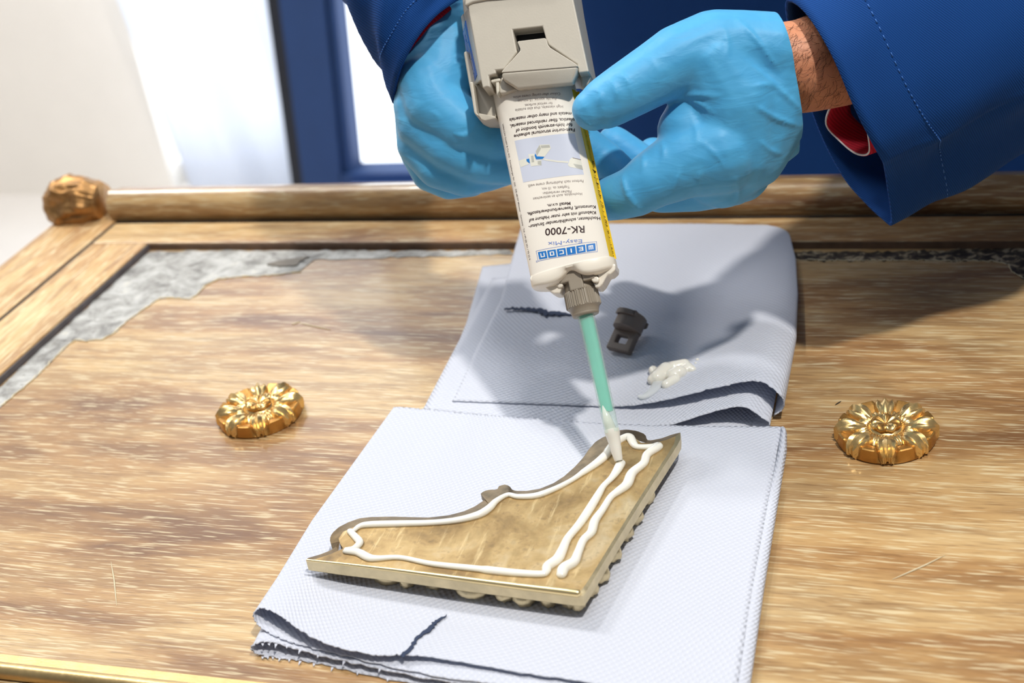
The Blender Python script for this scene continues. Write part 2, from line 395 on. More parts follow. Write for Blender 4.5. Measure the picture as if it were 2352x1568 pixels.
obj('frame_post', *box((.39, YD+.05, .4), (.08, .1, 2.3)), M['navy'], win, False)
# second pane behind the curtain
w2 = empty('window_2', ((xw-.9)/2, YW-.02, ZF), 'bright pane glowing through the white curtain', None, None, 'structure')
obj('pane', *box(((xw-1.2)/2, YW+.05, .4), (-1.0-xw, .006, 2.2)), M['daylight'], w2, False)
# curtain
cx0 = YP(336, 200, YW-.12)[0]; cx1 = YP(668, 300, YW-.12)[0]
S = []
for z in np.linspace(ZF+.015, 1.6, 12):
    row = []
    for t in np.linspace(0, 1, 90):
        ph = t*2*math.pi*1.7+.6
        row.append([cx0+(cx1-cx0+.05)*t+.004*math.sin(z*3)+(-z-.2)*.0+(z+.3)*(-.12), YW-.14+.016*math.sin(ph)+.006*math.sin(ph*2.3+z), z])
    S.append(row)
cur = obj('curtain', *grid_geo(S), M['curtain'], None, True, origin=((cx0+cx1)/2, YW-.14, ZF))
m = cur.modifiers.new('th', 'SOLIDIFY'); m.thickness = .002
tag(cur, 'white voile curtain hanging between the off-white wall and the navy window frame', 'curtain')

# ------------------------------------------------------------------ workbench (hidden under the door panel, carries it)
bench = empty('workbench', (-.25, .6, ZF), 'timber workbench under the wooden cabinet door', 'workbench')
ZB = -.022
obj('bench_top', *box((-.22, .60, ZB-.02), (.70, .42, .04)), M['bench'], bench, False)
for sx in (-.52, .08):
    for sy in (.43, .77): obj('leg', *box((sx, sy, (ZF+ZB-.04)/2), (.06, .06, ZB-.04-ZF)), M['bench'], bench, False)

# ------------------------------------------------------------------ the cabinet door
XA, XB, XC, XR = -.6535, -.6025, -.5562, .075
YT, YB = .7625, .7945
ZR = .005
door = empty('cabinet_door', (-.28, .55, ZB), 'wooden cabinet door of limed oak lying flat, with a raised frame and round top moulding', 'cabinet door')
obj('veneer_panel', *box(((XC+XR)/2, .48, -.006), (XR-XC+.004, YT-.48+.29, .012)), M['wood'], door, False)
o = obj('backing_board', *box((-.285, .49, -.0175), (.735, .62, .009)), M['wood_y'], door, False)
o = obj('inner_stile', *box(((XB+XC)/2+.0006, (YT+.10)/2, (ZR-.013)/2), (XC-XB-.0030, YT-.10, ZR+.013)), M['wood_y'], door, False); mod_bevel(o, .0008)
o = obj('outer_stile', *box(((XA+XB)/2-.0003, (YB+.10)/2+.012, (ZR-.013)/2), (XB-XA-.0012, YB-.10+.035, ZR+.013)), M['wood_y'], door, False); mod_bevel(o, .0010)
o = obj('top_rail', *box(((XB+XR+.1)/2+.001, (YT+YB)/2, (ZR-.013)/2), (XR+.1-XB-.002, YB-YT-.001, ZR+.013)), M['wood_rail'], door, False); mod_bevel(o, .0008)
o = obj('inner_stile', *box((XR+.023, (YT+.10)/2, (ZR-.013)/2), (.046, YT-.10, ZR+.013)), M['wood_y'], door, False); mod_bevel(o, .0008)
o = obj('back_rail', *box(((XB+XR+.1)/2, YB+.0215, -.004), (XR+.1-XB, .040, .016)), M['wood_rail'], door, False); mod_bevel(o, .001)
obj('frame_gap', *box(((XB+XR)/2, (YB+.06)/2+.002, -.0105), (XR-XB+.02, YB-.06, .004)), M['gap'], door, False)
obj('stained_edge', *box((XC+.0003, (YT+.30)/2, .0021), (.0006, YT-.30, .0044)), M['stain'], door, False)
obj('stained_edge', *box(((XC+XR)/2, YT-.0003, .0021), (XR-XC, .0006, .0044)), M['stain2'], door, False)
# round moulding with a stepped top, profile swept along x
obj('groove_shade', *box((XB+.0004, (YB+.10)/2, ZR-.0010), (.0028, YB-.10, .0008)), M['gap'], door, False)  # near-black strip in the groove, stands in for its shade
obj('groove_shade', *box(((XB+XR+.1)/2, YB+.0015, ZR-.0010), (XR+.1-XB, .004, .0008)), M['gap'], door, False)  # same dark strip for the shade under the round moulding
yc, zc, rr = YB+.0145, .0130, .0125
prof = [(yc-rr*math.cos(a), zc+rr*math.sin(a)) for a in np.linspace(-1.1, 1.35, 22)]
prof += [(yc+.002, zc+rr-.0030), (yc+.012, zc+rr-.0050), (yc+.013, .000), (yc-.004, .000)]
x0, x1 = -.6065, XR+.12
S = [[[x, y, z] for (y, z) in prof] for x in np.linspace(x0, x1, 12)]
v, f = grid_geo(S, closed_u=True); n = len(prof); f.append(list(range(n))); f.append([11*n+i for i in range(n)])
obj('round_moulding', v, f, M['wood_round'], door, True, flat_angle=50)
ax = A_([-1., 0, 0]); oc = A_([-.6065, yc, zc+.0005])
obj('dark_ring', *revolve([(.0120, -.0002), (.0120, .0022)], oc, ax), M['gap'], door, True)
obj('collar_ring', *revolve([(.0128, .0020), (.0140, .0028), (.0140, .0044), (.0128, .0052)], oc, ax), M['gilt_dull'], door, True)
obj('dark_ring', *revolve([(.0124, .0050), (.0124, .0066)], oc, ax), M['gap'], door, True)
obj('collar_ring', *revolve([(.0130, .0064), (.0146, .0072), (.0148, .0094), (.0138, .0104)], oc, ax), M['gilt_dull'], door, True)
# carved capital: lobed leaves in relief around a barrel
from mathutils import noise as mnoise
S = []
for t in np.linspace(0, 1, 60):
    row = []
    for a in np.linspace(0, 2*math.pi, 120, endpoint=False):
        body = .0132+.0022*math.sin(math.pi*min(1, t*1.05))**.8
        u = a*5+.9+1.3*math.sin(t*4.2)
        lf = .5+.5*math.cos(u)
        hollow = -.0034*math.exp(-((math.sin(u/2))/.30)**2*2.0)*math.exp(-((t-.42)/.16)**2)
        leaf = .0034*lf**.6*math.sin(math.pi*min(1, max(0, (t-.04)/.92)))
        vein = .0006*math.cos(25*a+9*t)*lf
        curl = .0030*math.exp(-((t-.66)/.09)**2)*lf**2+.0022*math.exp(-((t-.25)/.07)**2)*(1-lf)
        lump = .0022*mnoise.noise(Vector((math.cos(a)*2.6, math.sin(a)*2.6, t*5.2)))
        end = 1.0 if t < .86 else .45+.55*math.sqrt(max(0.0, 1-((t-.86)/.14)**2))
        r = (body+leaf+vein+curl+hollow+lump*min(1, t*6))*end
        row.append([oc[0]-.0100-.0455*t, yc+r*math.cos(a), zc+.0015+r*math.sin(a)])
    S.append(row)
v, f = grid_geo(S, closed_u=True); f.append(list(range(120))); f.append([59*120+i for i in range(120)])
tag(obj('carved_capital', v, f, M['gilt_dull'], door, True), 'gilt carved leaf capital at the end of the round moulding')
# brass half-round moulding near the front edge
P = [[x, .3655, .0022] for x in np.linspace(XC+.002, XR-.002, 20)]
obj('brass_moulding', *tube(P, .0036, 20, round_ends=False), M['brass_bar'], door, True)
obj('brass_strip', *box(((XC+XR)/2, .3722, .0008), (XR-XC-.004, .0065, .0016)), M['brass_bar'], door, False)
# traces left where an ornament was removed
def poly_patch(name, px, z0, z1, mat, parent, wob=1.2, n=160):
    P = resample(np.vstack([px, px[:1]]), n+1)[:-1]; P = P+rng.normal(0, wob, P.shape)
    top = [G(x, y, z1) for x, y in P]; c = np.mean(top, 0)
    bot = [A_([p[0], p[1], z0]) for p in top]
    return obj(name, *prism(bot, top), mat, parent, False)
edge = A_([(1178, 583), (1020, 588), (880, 592), (720, 596), (690, 622), (640, 630), (560, 634), (500, 640), (470, 655), (455, 676), (432, 688), (410, 684), (372, 682), (335, 705), (290, 738), (262, 764), (235, 778), (200, 782), (172, 778), (150, 796), (110, 838), (60, 885), (0, 932), (-60, 985)])
outer = A_([(-60, 940), (0, 887), (120, 778), (230, 678), (345, 576), (600, 575), (900, 575), (1178, 574)])
poly_patch('glue_residue', np.vstack([edge, outer]), -.001, .0004, M['residue'], door)
ed = A_([G(x+rng.normal(0, 1.5), y+rng.normal(0, 1.0), .0003) for x, y in resample(edge[4:], 110)])
obj('glue_edge', *tube(ed, .00030+.00042*rng.rand(110)**2, 6), M['old_glue'], door, True)
chip = A_([(612, 606), (630, 600), (655, 596), (690, 590), (712, 588), (690, 598), (680, 609), (640, 610)])
poly_patch('chipped_flake', chip, 0, .0012, plain('dark_flake', (.16, .14, .115), .6, var=.2), door, .6, 60)
e2 = A_([(1822, 578), (2000, 578), (2200, 573), (2400, 568), (2400, 668), (2352, 640), (2330, 628), (2318, 608), (2280, 598), (2180, 599), (2080, 597), (1960, 598), (1822, 596)])
poly_patch('glue_residue', e2, -.001, .0004, M['residue_dark'], door, 1.6)
ed = A_([G(x+rng.normal(0, 2), y+rng.normal(0, 1), .0003) for x, y in resample(e2[4:], 110)])
obj('glue_edge', *tube(ed, .00025+.0003*rng.rand(110)**2, 6), M['old_glue'], door, True)
lip = A_([G(x, y, .0003) for x, y in [(344, 577), (600, 576), (900, 577), (1180, 577)]])
# scratches and lifted splinters
for sc in ([(1932, 921), (1918, 930)], [(670, 745), (690, 738)], [(690, 742), (760, 757)], [(255, 1290), (262, 1330), (268, 1390)], [(2170, 1275), (2120, 1300), (2050, 1330)]):
    P = A_([G(x, y, .0002) for x, y in sc]); obj('scratch', *tube(resample(P, 6), [.0001, .0003, .0004, .0004, .0003, .0001], 5), M['old_glue'] if sc[0][0] != 1932 else M['gap'], door, True)

# ------------------------------------------------------------------ rosettes
def rosette(cx, cy, rot):
    c = G(cx, cy, 0); root = empty('gilt_rosette', c)
    R0, H0 = .0222, .0078
    def P(r, a, z): return c+A_([r*math.cos(a), r*math.sin(a), z])
    # body with a notched rim: 8 high blocks, 8 hollows
    nA, prof = 192, [0, .3, .55, .72, .80, .86, .90, .95, 1.0]
    def rim(a):
        k = math.cos(8*a); return max(-1, min(1, k*2.6))
    S = [[P(R0*.97, a, 0) for a in np.linspace(0, 2*math.pi, nA, endpoint=False)], [P(R0*1.0, a, .0012) for a in np.linspace(0, 2*math.pi, nA, endpoint=False)]]
    rows = [(.985, .62, 1.0), (.955, .66, 1.0), (.90, .64, .9), (.80, .62, .6), (.70, .58, .25), (.62, .55, .0), (.5, .50, 0), (.3, .5, 0)]
    for rf, zb, amt in rows:
        S.append([P(R0*rf*(1-.035*(1-rim(a))*(rf > .8)), a, H0*(zb+.24*rim(a)*amt)) for a in np.linspace(0, 2*math.pi, nA, endpoint=False)])
    v, f = grid_geo(S, closed_u=True); f.append(list(range(nA))); f.append([(len(S)-1)*nA+i for i in range(nA)])
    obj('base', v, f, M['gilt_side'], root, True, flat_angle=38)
    # eight acanthus leaves: ribbed, rising from the ring and spilling over the rim
    for k in range(8):
        a0 = k*math.pi/4+math.pi/8; S = []
        for t in np.linspace(0, 1, 13):
            r = R0*(.42+.60*t); wid = (.10+.22*math.sin(math.pi*min(1, t*.72+.10))**1.0)*(1-.25*t*t)
            if t > .93: wid *= .75
            row = []
            for s in np.linspace(-1, 1, 15):
                rib = .00075*math.cos(s*math.pi*2.5)*(1-.25*abs(s))
                crown = .0019*(1-s*s)
                z = H0*(.62+.34*math.sin(math.pi*(t*.86+.08)))-.0042*max(0, t-.80)*5*.5+crown+rib*(.3+t)
                row.append(P(r+.0006*math.cos(s*9), a0+s*wid*.95, z))
            S.append(row)
        low = [[p*1.0+A_([0, 0, -.0032]) for p in row] for row in S]
        v, f = grid_geo(S); n0 = len(v); v2, f2 = grid_geo(low)
        ring = [j for j in range(15)]+[i*15+14 for i in range(1, 13)]+[12*15+j for j in range(13, -1, -1)]+[i*15 for i in range(11, 0, -1)]
        fs = f+[[i+n0 for i in q][::-1] for q in f2]+[[ring[i], ring[(i+1) % len(ring)], ring[(i+1) % len(ring)]+n0, ring[i]+n0] for i in range(len(ring))]
        obj('acanthus_leaf', np.vstack([v, v2]), fs, M['gilt'], root, True, flat_angle=40)
    # fluted collar around the flower
    nA = 216; S = []
    for rf, z in ((.64, .60), (.60, .74), (.54, .84), (.46, .88), (.38, .84), (.345, .66)):
        S.append([P(R0*rf*(1+.012*math.cos(36*a)), a+.10*(rf-.5)*4*math.copysign(1, 1), H0*z+.00042*math.cos(36*a+rf*14)*(rf < .63)) for a in np.linspace(0, 2*math.pi, nA, endpoint=False)])
    v, f = grid_geo(S, closed_u=True); obj('fluted_ring', v, f, M['gilt'], root, True, flat_angle=60)
    for k in range(8):                                   # centre flower
        a0 = k*math.pi/4; S = []
        for t in np.linspace(0, 1, 8):
            wid = .37*math.sin(math.pi*(.25+.55*t))**.8
            S.append([P(R0*.33*t*(1-.10*abs(s)**2), a0+s*wid, H0*(.86+.20*math.sin(math.pi*t*.7))+.0013*(s*s)*t-.0020*max(0, t-.75)*2+.0008) for s in np.linspace(-1, 1, 9)])
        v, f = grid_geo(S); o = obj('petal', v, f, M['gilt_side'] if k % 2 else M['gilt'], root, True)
        mm = o.modifiers.new('th', 'SOLIDIFY'); mm.thickness = .0022; mm.offset = -1
    obj('flower_bed', *revolve([(R0*.36, H0*.5), (R0*.34, H0*.78), (R0*.2, H0*.86)], c, (0, 0, 1)), M['gilt'], root, True)
    root.rotation_euler = (0, 0, rot); return root
ros = rosette(2036, 1005, .50)
tag(ros, 'round gilt rosette with a flower centre on the oak panel, right of the blue towels', 'ornament')
def copy_tree(o, parent=None):
    c = o.copy(); COL.objects.link(c); c.parent = parent
    for ch in list(o.children): copy_tree(ch, c)
    return c
r2 = copy_tree(ros); r2.location = list(G(601, 955, 0)); r2.rotation_euler = (0, 0, .86)
tag(r2, 'round gilt rosette with a flower centre on the oak panel, left of the blue towels', 'ornament')

# ------------------------------------------------------------------ paper towels
def sheet(name, secs, nu, nv, mat, parent, holes=None, thick=.00035, jag=0):
    """loft through section polylines (front -> back), each with the same number of control points"""
    secs = [catmull(s, nu) for s in secs]
    S = []
    t = np.linspace(0, len(secs)-1, nv)
    arr = A_(secs)
    for q in t:
        i = min(int(q), len(secs)-2); f = q-i; S.append(arr[i]*(1-f)+arr[i+1]*f)
    S = A_(S)
    if jag:
        S[0, :, :2] += rng.normal(0, jag, (nu, 2)); S[-1, :, :2] += rng.normal(0, jag, (nu, 2))
    if holes: S = holes(S)
    v, f = grid_geo(S); o = obj(name, v, f, mat, parent, True)
    du = np.r_[0, np.cumsum(np.linalg.norm(np.diff(S[nv//2], axis=0), axis=1))]; dv = np.r_[0, np.cumsum(np.linalg.norm(np.diff(S[:, nu//2], axis=0), axis=1))]
    uv = o.data.uv_layers.new(name='UVMap')
    li = np.empty(len(o.data.loops), int); o.data.loops.foreach_get('vertex_index', li)
    UV = np.stack([du[li % nu], dv[li//nu]], 1).ravel(); uv.data.foreach_set('uv', UV)
    m = o.modifiers.new('th', 'SOLIDIFY'); m.thickness = thick; m.offset = 0
    return o
def P3(L): return [G(x, y, z) for x, y, z in L]
# --- upper towel (further from the camera): bottom leaf, folded second leaf, top leaf with torn front edge
up = empty('paper_towel', G(1450, 760, 0), 'folded pale blue paper towel lying behind, under the grey cap and white adhesive blob', 'paper towel', None)
base_z = .0006
# bottom leaf, showing at the left
sheet('lower_leaf', [P3([(985, 955, base_z), (1250, 985, base_z), (1500, 985, base_z), (1640, 985, base_z), (1752, 978, base_z)]),
                     P3([(1072, 740, base_z), (1300, 770, base_z), (1500, 775, base_z), (1650, 775, base_z), (1790, 770, base_z)]),
                     P3([(1108, 612, base_z), (1250, 600, base_z), (1450, 600, base_z), (1600, 600, base_z), (1795, 600, base_z)])], 60, 40, M['towel'], up)
# second leaf: front edge arches up at the right, rolls under at the right fold
front2 = P3([(972, 940, .0016), (1180, 962, .0020), (1400, 985, .0025), (1530, 977, .0035), (1640, 945, .0085), (1705, 934, .0115), (1745, 955, .0085), (1768, 975, .0045), (1752, 985, .0022), (1725, 990, .0012)])
mid2 = P3([(1045, 800, .0016), (1200, 800, .0018), (1400, 800, .002), (1550, 800, .0026), (1680, 800, .005), (1760, 800, .006), (1795, 806, .0045), (1800, 812, .003), (1790, 815, .0015), (1770, 815, .001)])
back2 = P3([(1130, 640, .0016), (1300, 620, .0018), (1400, 610, .0018), (1550, 600, .002), (1680, 600, .003), (1780, 600, .0035), (1815, 605, .003), (1818, 608, .002), (1810, 610, .0012), (1790, 612, .001)])
sheet('middle_leaf', [front2, mid2, back2], 90, 50, M['towel'], up, jag=.0002)
# top leaf: torn front edge, big roll at the right
front3 = P3([(1040, 921, .0025), (1190, 926, .0028), (1330, 931, .0032), (1430, 933, .0045), (1530, 918, .0085), (1655, 888, .0150), (1740, 875, .0185), (1790, 905, .0150), (1800, 935, .0075), (1778, 955, .0020)])
f3b = P3([(1095, 800, .0026), (1230, 800, .0030), (1340, 800, .0035), (1440, 800, .0045), (1560, 795, .0070), (1680, 770, .0110), (1770, 745, .0135), (1822, 755, .0105), (1826, 790, .0060), (1805, 800, .0020)])
f3c = P3([(1150, 690, .0028), (1260, 690, .0035), (1350, 690, .0045), (1450, 690, .0050), (1570, 690, .0060), (1690, 680, .0075), (1790, 660, .0090), (1828, 665, .0070), (1830, 690, .0045), (1815, 695, .0020)])
f3d = P3([(1180, 580, .0054), (1290, 580, .0056), (1380, 580, .0058), (1480, 580, .0060), (1590, 580, .0065), (1700, 580, .0070), (1790, 582, .0080), (1822, 586, .0070), (1826, 600, .0058), (1812, 605, .0054)])
f3e = P3([(1197, 522, .0062), (1300, 518, .0064), (1400, 516, .0066), (1500, 516, .0068), (1600, 516, .0070), (1700, 518, .0072), (1770, 519, .0070), (1805, 530, .0066), (1815, 548, .0062), (1805, 552, .0058)])
f3f = P3([(1200, 520, .0056), (1300, 516, .0056), (1400, 514, .0056), (1500, 514, .0056), (1600, 514, .0056), (1700, 516, .0056), (1765, 518, .0056), (1798, 530, .0056), (1808, 548, .0056), (1800, 552, .0056)])
top3 = sheet('top_leaf', [front3, f3b, f3c, f3d, f3e, f3f], 140, 110, M['towel'], up, jag=.00022)
def dark_slit(px, wpx, name, parent, z):
    P = resample(A_(px, dtype=float), 34); P[:, 1] += rng.normal(0, 1.1, 34)
    wv = np.interp(np.linspace(0, 1, 34), np.linspace(0, 1, len(wpx)), wpx)*(1+.35*rng.normal(0, 1, 34)).clip(.3, 1.8)
    top = [G(x, y-w/2, z) for (x, y), w in zip(P, wv)]; bot = [G(x, y+w/2, z) for (x, y), w in zip(P, wv)]
    return top, bot
# torn slit near the cartridge tip: the back lip stands up, the front lip is pushed down
tt, bb = dark_slit([(1158, 709), (1190, 708), (1235, 711), (1252, 718), (1290, 719), (1318, 724)], [3, 7, 6, 12, 8, 2], 'slit', up, .0048)
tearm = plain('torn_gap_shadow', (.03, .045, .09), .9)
lip_hi = [p+A_([0, .0006, .0022]) for p in tt]
n = len(tt)
v = [*tt, *bb]; fc = [[i, i+1, n+i+1, n+i] for i in range(n-1)]
o = obj('torn_slit', v, fc, tearm, up, False); mm = o.modifiers.new('th', 'SOLIDIFY'); mm.thickness = .0003
# --- lower towel (nearer): zigzag of four leaves with the rolls at the left
lo = empty('paper_towel', G(1250, 1250, 0), 'folded pale blue paper towel in front, carrying the brass corner mount', 'paper towel', None)
zt = .0052
# bottom pair: bottom leaf -> left roll -> second leaf
fr = P3([(1690, 1620, .0006), (1300, 1600, .0006), (1000, 1580, .0006), (760, 1530, .0006), (650, 1512, .0006), (592, 1502, .0014), (578, 1488, .0040), (600, 1474, .0062), (650, 1482, .0052), (760, 1512, .0040), (1000, 1560, .0032), (1300, 1590, .0030), (1690, 1615, .0030)])
md = P3([(1740, 1300, .0006), (1400, 1300, .0006), (1100, 1300, .0006), (850, 1290, .0006), (740, 1280, .0006), (700, 1268, .0010), (694, 1258, .0022), (704, 1254, .0030), (750, 1262, .0028), (850, 1280, .0024), (1100, 1290, .0022), (1400, 1300, .0022), (1740, 1300, .0022)])
bk = P3([(1795, 1000, .0006), (1500, 990, .0006), (1250, 985, .0006), (1050, 965, .0006), (960, 958, .0006), (915, 950, .0010), (910, 944, .0018), (918, 942, .0024), (960, 950, .0022), (1050, 955, .002), (1250, 978, .002), (1500, 985, .002), (1795, 990, .002)])
sheet('lower_fold', [fr, md, bk], 150, 90, M['towel'], lo, jag=.0004)
# top pair: third leaf -> left roll -> top leaf, split by a tear at the front
def tp(dz=0):
    fr = P3([(1690, 1612, .0036), (1300, 1585, .0038), (1000, 1552, .0042), (760, 1498, .0052), (655, 1470, .0060), (598, 1440, .0078), (582, 1412, .0110), (600, 1396, .0136), (640, 1412, .0138), (690, 1448, .0120), (760, 1482, .0100), (860, 1504, .0085), (928, 1504, .0080), (1010, 1512, .0066), (1200, 1545, .0058), (1450, 1580, .0055), (1690, 1605, .0055)])
    f2 = P3([(1715, 1440, .0032), (1330, 1430, .0032), (1040, 1420, .0034), (800, 1390, .0040), (700, 1370, .0044), (648, 1352, .0056), (634, 1334, .0078), (648, 1322, .0094), (690, 1334, .0092), (735, 1356, .0082), (800, 1386, .0070), (900, 1420, .0062), (1005, 1428, .0058), (1080, 1432, .0056), (1250, 1440, .0054), (1480, 1445, .0053), (1715, 1440, .0052)])
    f3 = P3([(1745, 1270, .0030), (1380, 1260, .0030), (1120, 1255, .0030), (880, 1240, .0032), (770, 1225, .0034), (726, 1214, .0040), (716, 1200, .0052), (726, 1192, .0062), (770, 1200, .0060), (830, 1212, .0056), (900, 1225, .0054), (1000, 1240, .0053), (1080, 1245, .0052), (1160, 1250, .0052), (1300, 1258, .0052), (1500, 1262, .0052), (1745, 1265, .0052)])
    f4 = P3([(1795, 985, .0028), (1500, 985, .0028), (1280, 980, .0028), (1080, 960, .0028), (960, 950, .0028), (912, 945, .0034), (904, 938, .0042), (912, 935, .0048), (960, 938, .0048), (1010, 943, .0050), (1080, 950, .0052), (1150, 955, .0052), (1230, 962, .0052), (1320, 968, .0052), (1450, 975, .0052), (1600, 978, .0052), (1795, 980, .0052)])
    return [fr, f2, f3, f4]
def open_tear(S):
    return S
o = sheet('upper_fold', tp(), 240, 130, M['towel'], lo, jag=.00025)
# right edge: narrow roll standing along the right side
rt = [P3([(1688, 1600, .0052), (1700, 1600, .0050), (1716, 1600, .0036), (1718, 1602, .0016), (1705, 1604, .0008)]),
      P3([(1728, 1350, .0052), (1740, 1350, .0052), (1752, 1350, .0040), (1754, 1352, .0016), (1742, 1356, .0008)]),
      P3([(1770, 1120, .0052), (1778, 1120, .0055), (1790, 1118, .0045), (1792, 1120, .0018), (1780, 1126, .0008)]),
      P3([(1788, 1030, .0052), (1794, 1028, .0075), (1803, 1030, .0070), (1806, 1040, .0025), (1792, 1044, .0008)]),
      P3([(1794, 981, .0052), (1799, 979, .0080), (1804, 986, .0078), (1806, 1000, .0030), (1792, 1004, .0008)])]
sheet('side_roll', rt, 20, 60, M['towel'], lo)
# tear running in from the front edge
tt, bb = [], []
P = resample(A_([(922, 1508), (945, 1487), (962, 1462), (985, 1446), (1000, 1430), (1028, 1412)], float), 30); P += rng.normal(0, 1.2, P.shape)
wv = np.interp(np.linspace(0, 1, 30), [0, .3, .5, .6, .8, 1], [7, 6, 5, 8, 5, 1])
top = [G(x-w*.5, y-w*.45, .0084-.0020*i/29) for i, ((x, y), w) in enumerate(zip(P, wv))]; bot = [G(x+w*.5, y+w*.45, .0083-.0020*i/29) for i, ((x, y), w) in enumerate(zip(P, wv))]
o = obj('torn_slit', [*top, *bot], [[i, i+1, 30+i+1, 30+i] for i in range(29)], tearm, lo, False); mm = o.modifiers.new('th', 'SOLIDIFY'); mm.thickness = .0003
# perforation teeth along the front edges
tv, tf = [], []
for px in (P3([(600, 1478, .0062), (650, 1482, .0052), (760, 1512, .0040), (1000, 1560, .0032)]), P3([(600, 1508, .0010), (650, 1512, .0008), (760, 1532, .0008), (1000, 1582, .0008)])):
    Q = catmull(px, 44)
    for i in range(1, 43, 4 if len(tv) else 5):
        t = unit(Q[i+1]-Q[i-1]); d = unit(np.cross(t, [0, 0, 1])); d = d if d[1] < 0 else -d
        L = .0010+.0012*rng.rand(); w = .0006
        g = prism([Q[i]-t*w, Q[i]+t*w, Q[i]+d*L+t*w*.5+A_([0, 0, -.0004])], [Q[i]-t*w+A_([0, 0, .0003]), Q[i]+t*w+A_([0, 0, .0003]), Q[i]+d*L+t*w*.5])
        v0 = len(tv); tv += list(g[0]); tf += [[k+v0 for k in q] for q in g[1]]
o = obj('perforation_teeth', tv, tf, M['towel'], lo, False); tag(o, kind='stuff')

# ------------------------------------------------------------------ brass corner mount, face down
ZT = .0180
ol = [(703, 1287), (707, 1281), (735, 1273), (760, 1263), (776, 1252), (770, 1250), (760, 1248), (757, 1238), (762, 1225), (778, 1210), (800, 1199), (825, 1190), (850, 1187), (900, 1186), (940, 1187), (985, 1188), (1030, 1183), (1065, 1174), (1090, 1163), (1108, 1151), (1118, 1145), (1106, 1138), (1104, 1133), (1112, 1127), (1126, 1124), (1142, 1124), (1146, 1116), (1158, 1112), (1170, 1115), (1176, 1124), (1185, 1127), (1210, 1127), (1240, 1122), (1270, 1110), (1295, 1094), (1320, 1072), (1340, 1050), (1352, 1032), (1368, 1014), (1386, 1003), (1400, 998), (1420, 988), (1440, 986), (1462, 989), (1478, 995), (1486, 1003), (1484, 1010), (1496, 1011), (1520, 1006), (1545, 997), (1563, 993), (1567, 1000), (1556, 1022), (1520, 1078), (1470, 1156), (1420, 1236), (1375, 1310), (1342, 1366), (1334, 1370), (1320, 1368), (1200, 1352), (1060, 1334), (900, 1312), (780, 1298)]
mount = empty('corner_mount', G(1200, 1230, .005), 'cast brass corner mount lying face down on the front towel, ringed by adhesive', 'ornament')
OL = A_(ol, float)
iA = A_([(724, 1284), (762, 1271), (788, 1259), (780, 1246), (778, 1236), (788, 1221), (815, 1209), (850, 1201), (920, 1199), (990, 1198), (1045, 1192), (1090, 1180), (1120, 1164), (1145, 1147), (1170, 1138), (1200, 1139), (1240, 1134), (1280, 1119), (1315, 1098), (1345, 1075), (1370, 1053), (1390, 1030), (1405, 1015), (1424, 1003), (1442, 1000), (1458, 1005), (1472, 1016), (1500, 1018), (1530, 1010), (1552, 1001)], float)
ks = int(np.argmin(np.abs(OL-A_([1563, 993])).sum(1)))
oA = resample(OL[:ks+1], 150); dense = resample(iA, 600)
best = np.maximum.accumulate([int(np.argmin(((dense-p)**2).sum(1))) for p in oA]); best[0] = 0; best[-1] = 599
iAm = dense[best]
oB = resample(np.vstack([OL[ks:], OL[:1]]), 60); cenB = A_([1180, 1230])
nB = unit(A_([0, 0.])-A_([-1, 1.])) if False else None
iB = resample(np.vstack([iA[-1:], A_([(1548, 1020), (1512, 1076), (1462, 1154), (1412, 1234), (1368, 1306), (1336, 1356), (1320, 1362), (1200, 1346), (1060, 1328), (900, 1307), (790, 1294)]), iA[:1]]), 60)
TK = .0056
def wav(k, a, b): return b*math.sin(k*a)
top_in_A = [G(x, y, ZT) for x, y in iAm]; rim_A = [G(x, y, ZT-.0022) for x, y in oA]
low_A = [A_([p[0], p[1], ZT-.0052]) for p in rim_A]
top_in_B = [G(x, y, ZT) for x, y in iB]; rim_B = [G(x, y, ZT-.0006) for x, y in oB]
low_B = [A_([p[0], p[1], ZT-TK]) for p in rim_B]
plate_top = [G(x, y, ZT) for x, y in np.vstack([iA, iB[1:-1]])]
obj('back_plate', *prism([A_([p[0], p[1], ZT-TK]) for p in plate_top], plate_top), M['brass_back'], mount, False)
v, f = grid_geo(A_([top_in_A, rim_A, low_A])); obj('scrolled_rim', v, f, M['brass_rim'], mount, True, flat_angle=30)
v, f = grid_geo(A_([top_in_B, rim_B, low_B, [p*.985+A_(top_in_B).mean(0)*.015-A_([0, 0, .0006]) for p in low_B]])); obj('straight_edges', v, f, M['brass_edge'], mount, True, flat_angle=30)
# highlight along the front edge, built as a bright brass strip
P = [G(x, y, ZT+.0001) for x, y in [(706, 1286), (780, 1294), (900, 1308), (1060, 1329), (1200, 1347), (1326, 1362)]]
obj('arris_highlight', *tube(resample(A_(P), 30), np.linspace(.0005, .0016, 30), 8), M['arris'], mount, True)
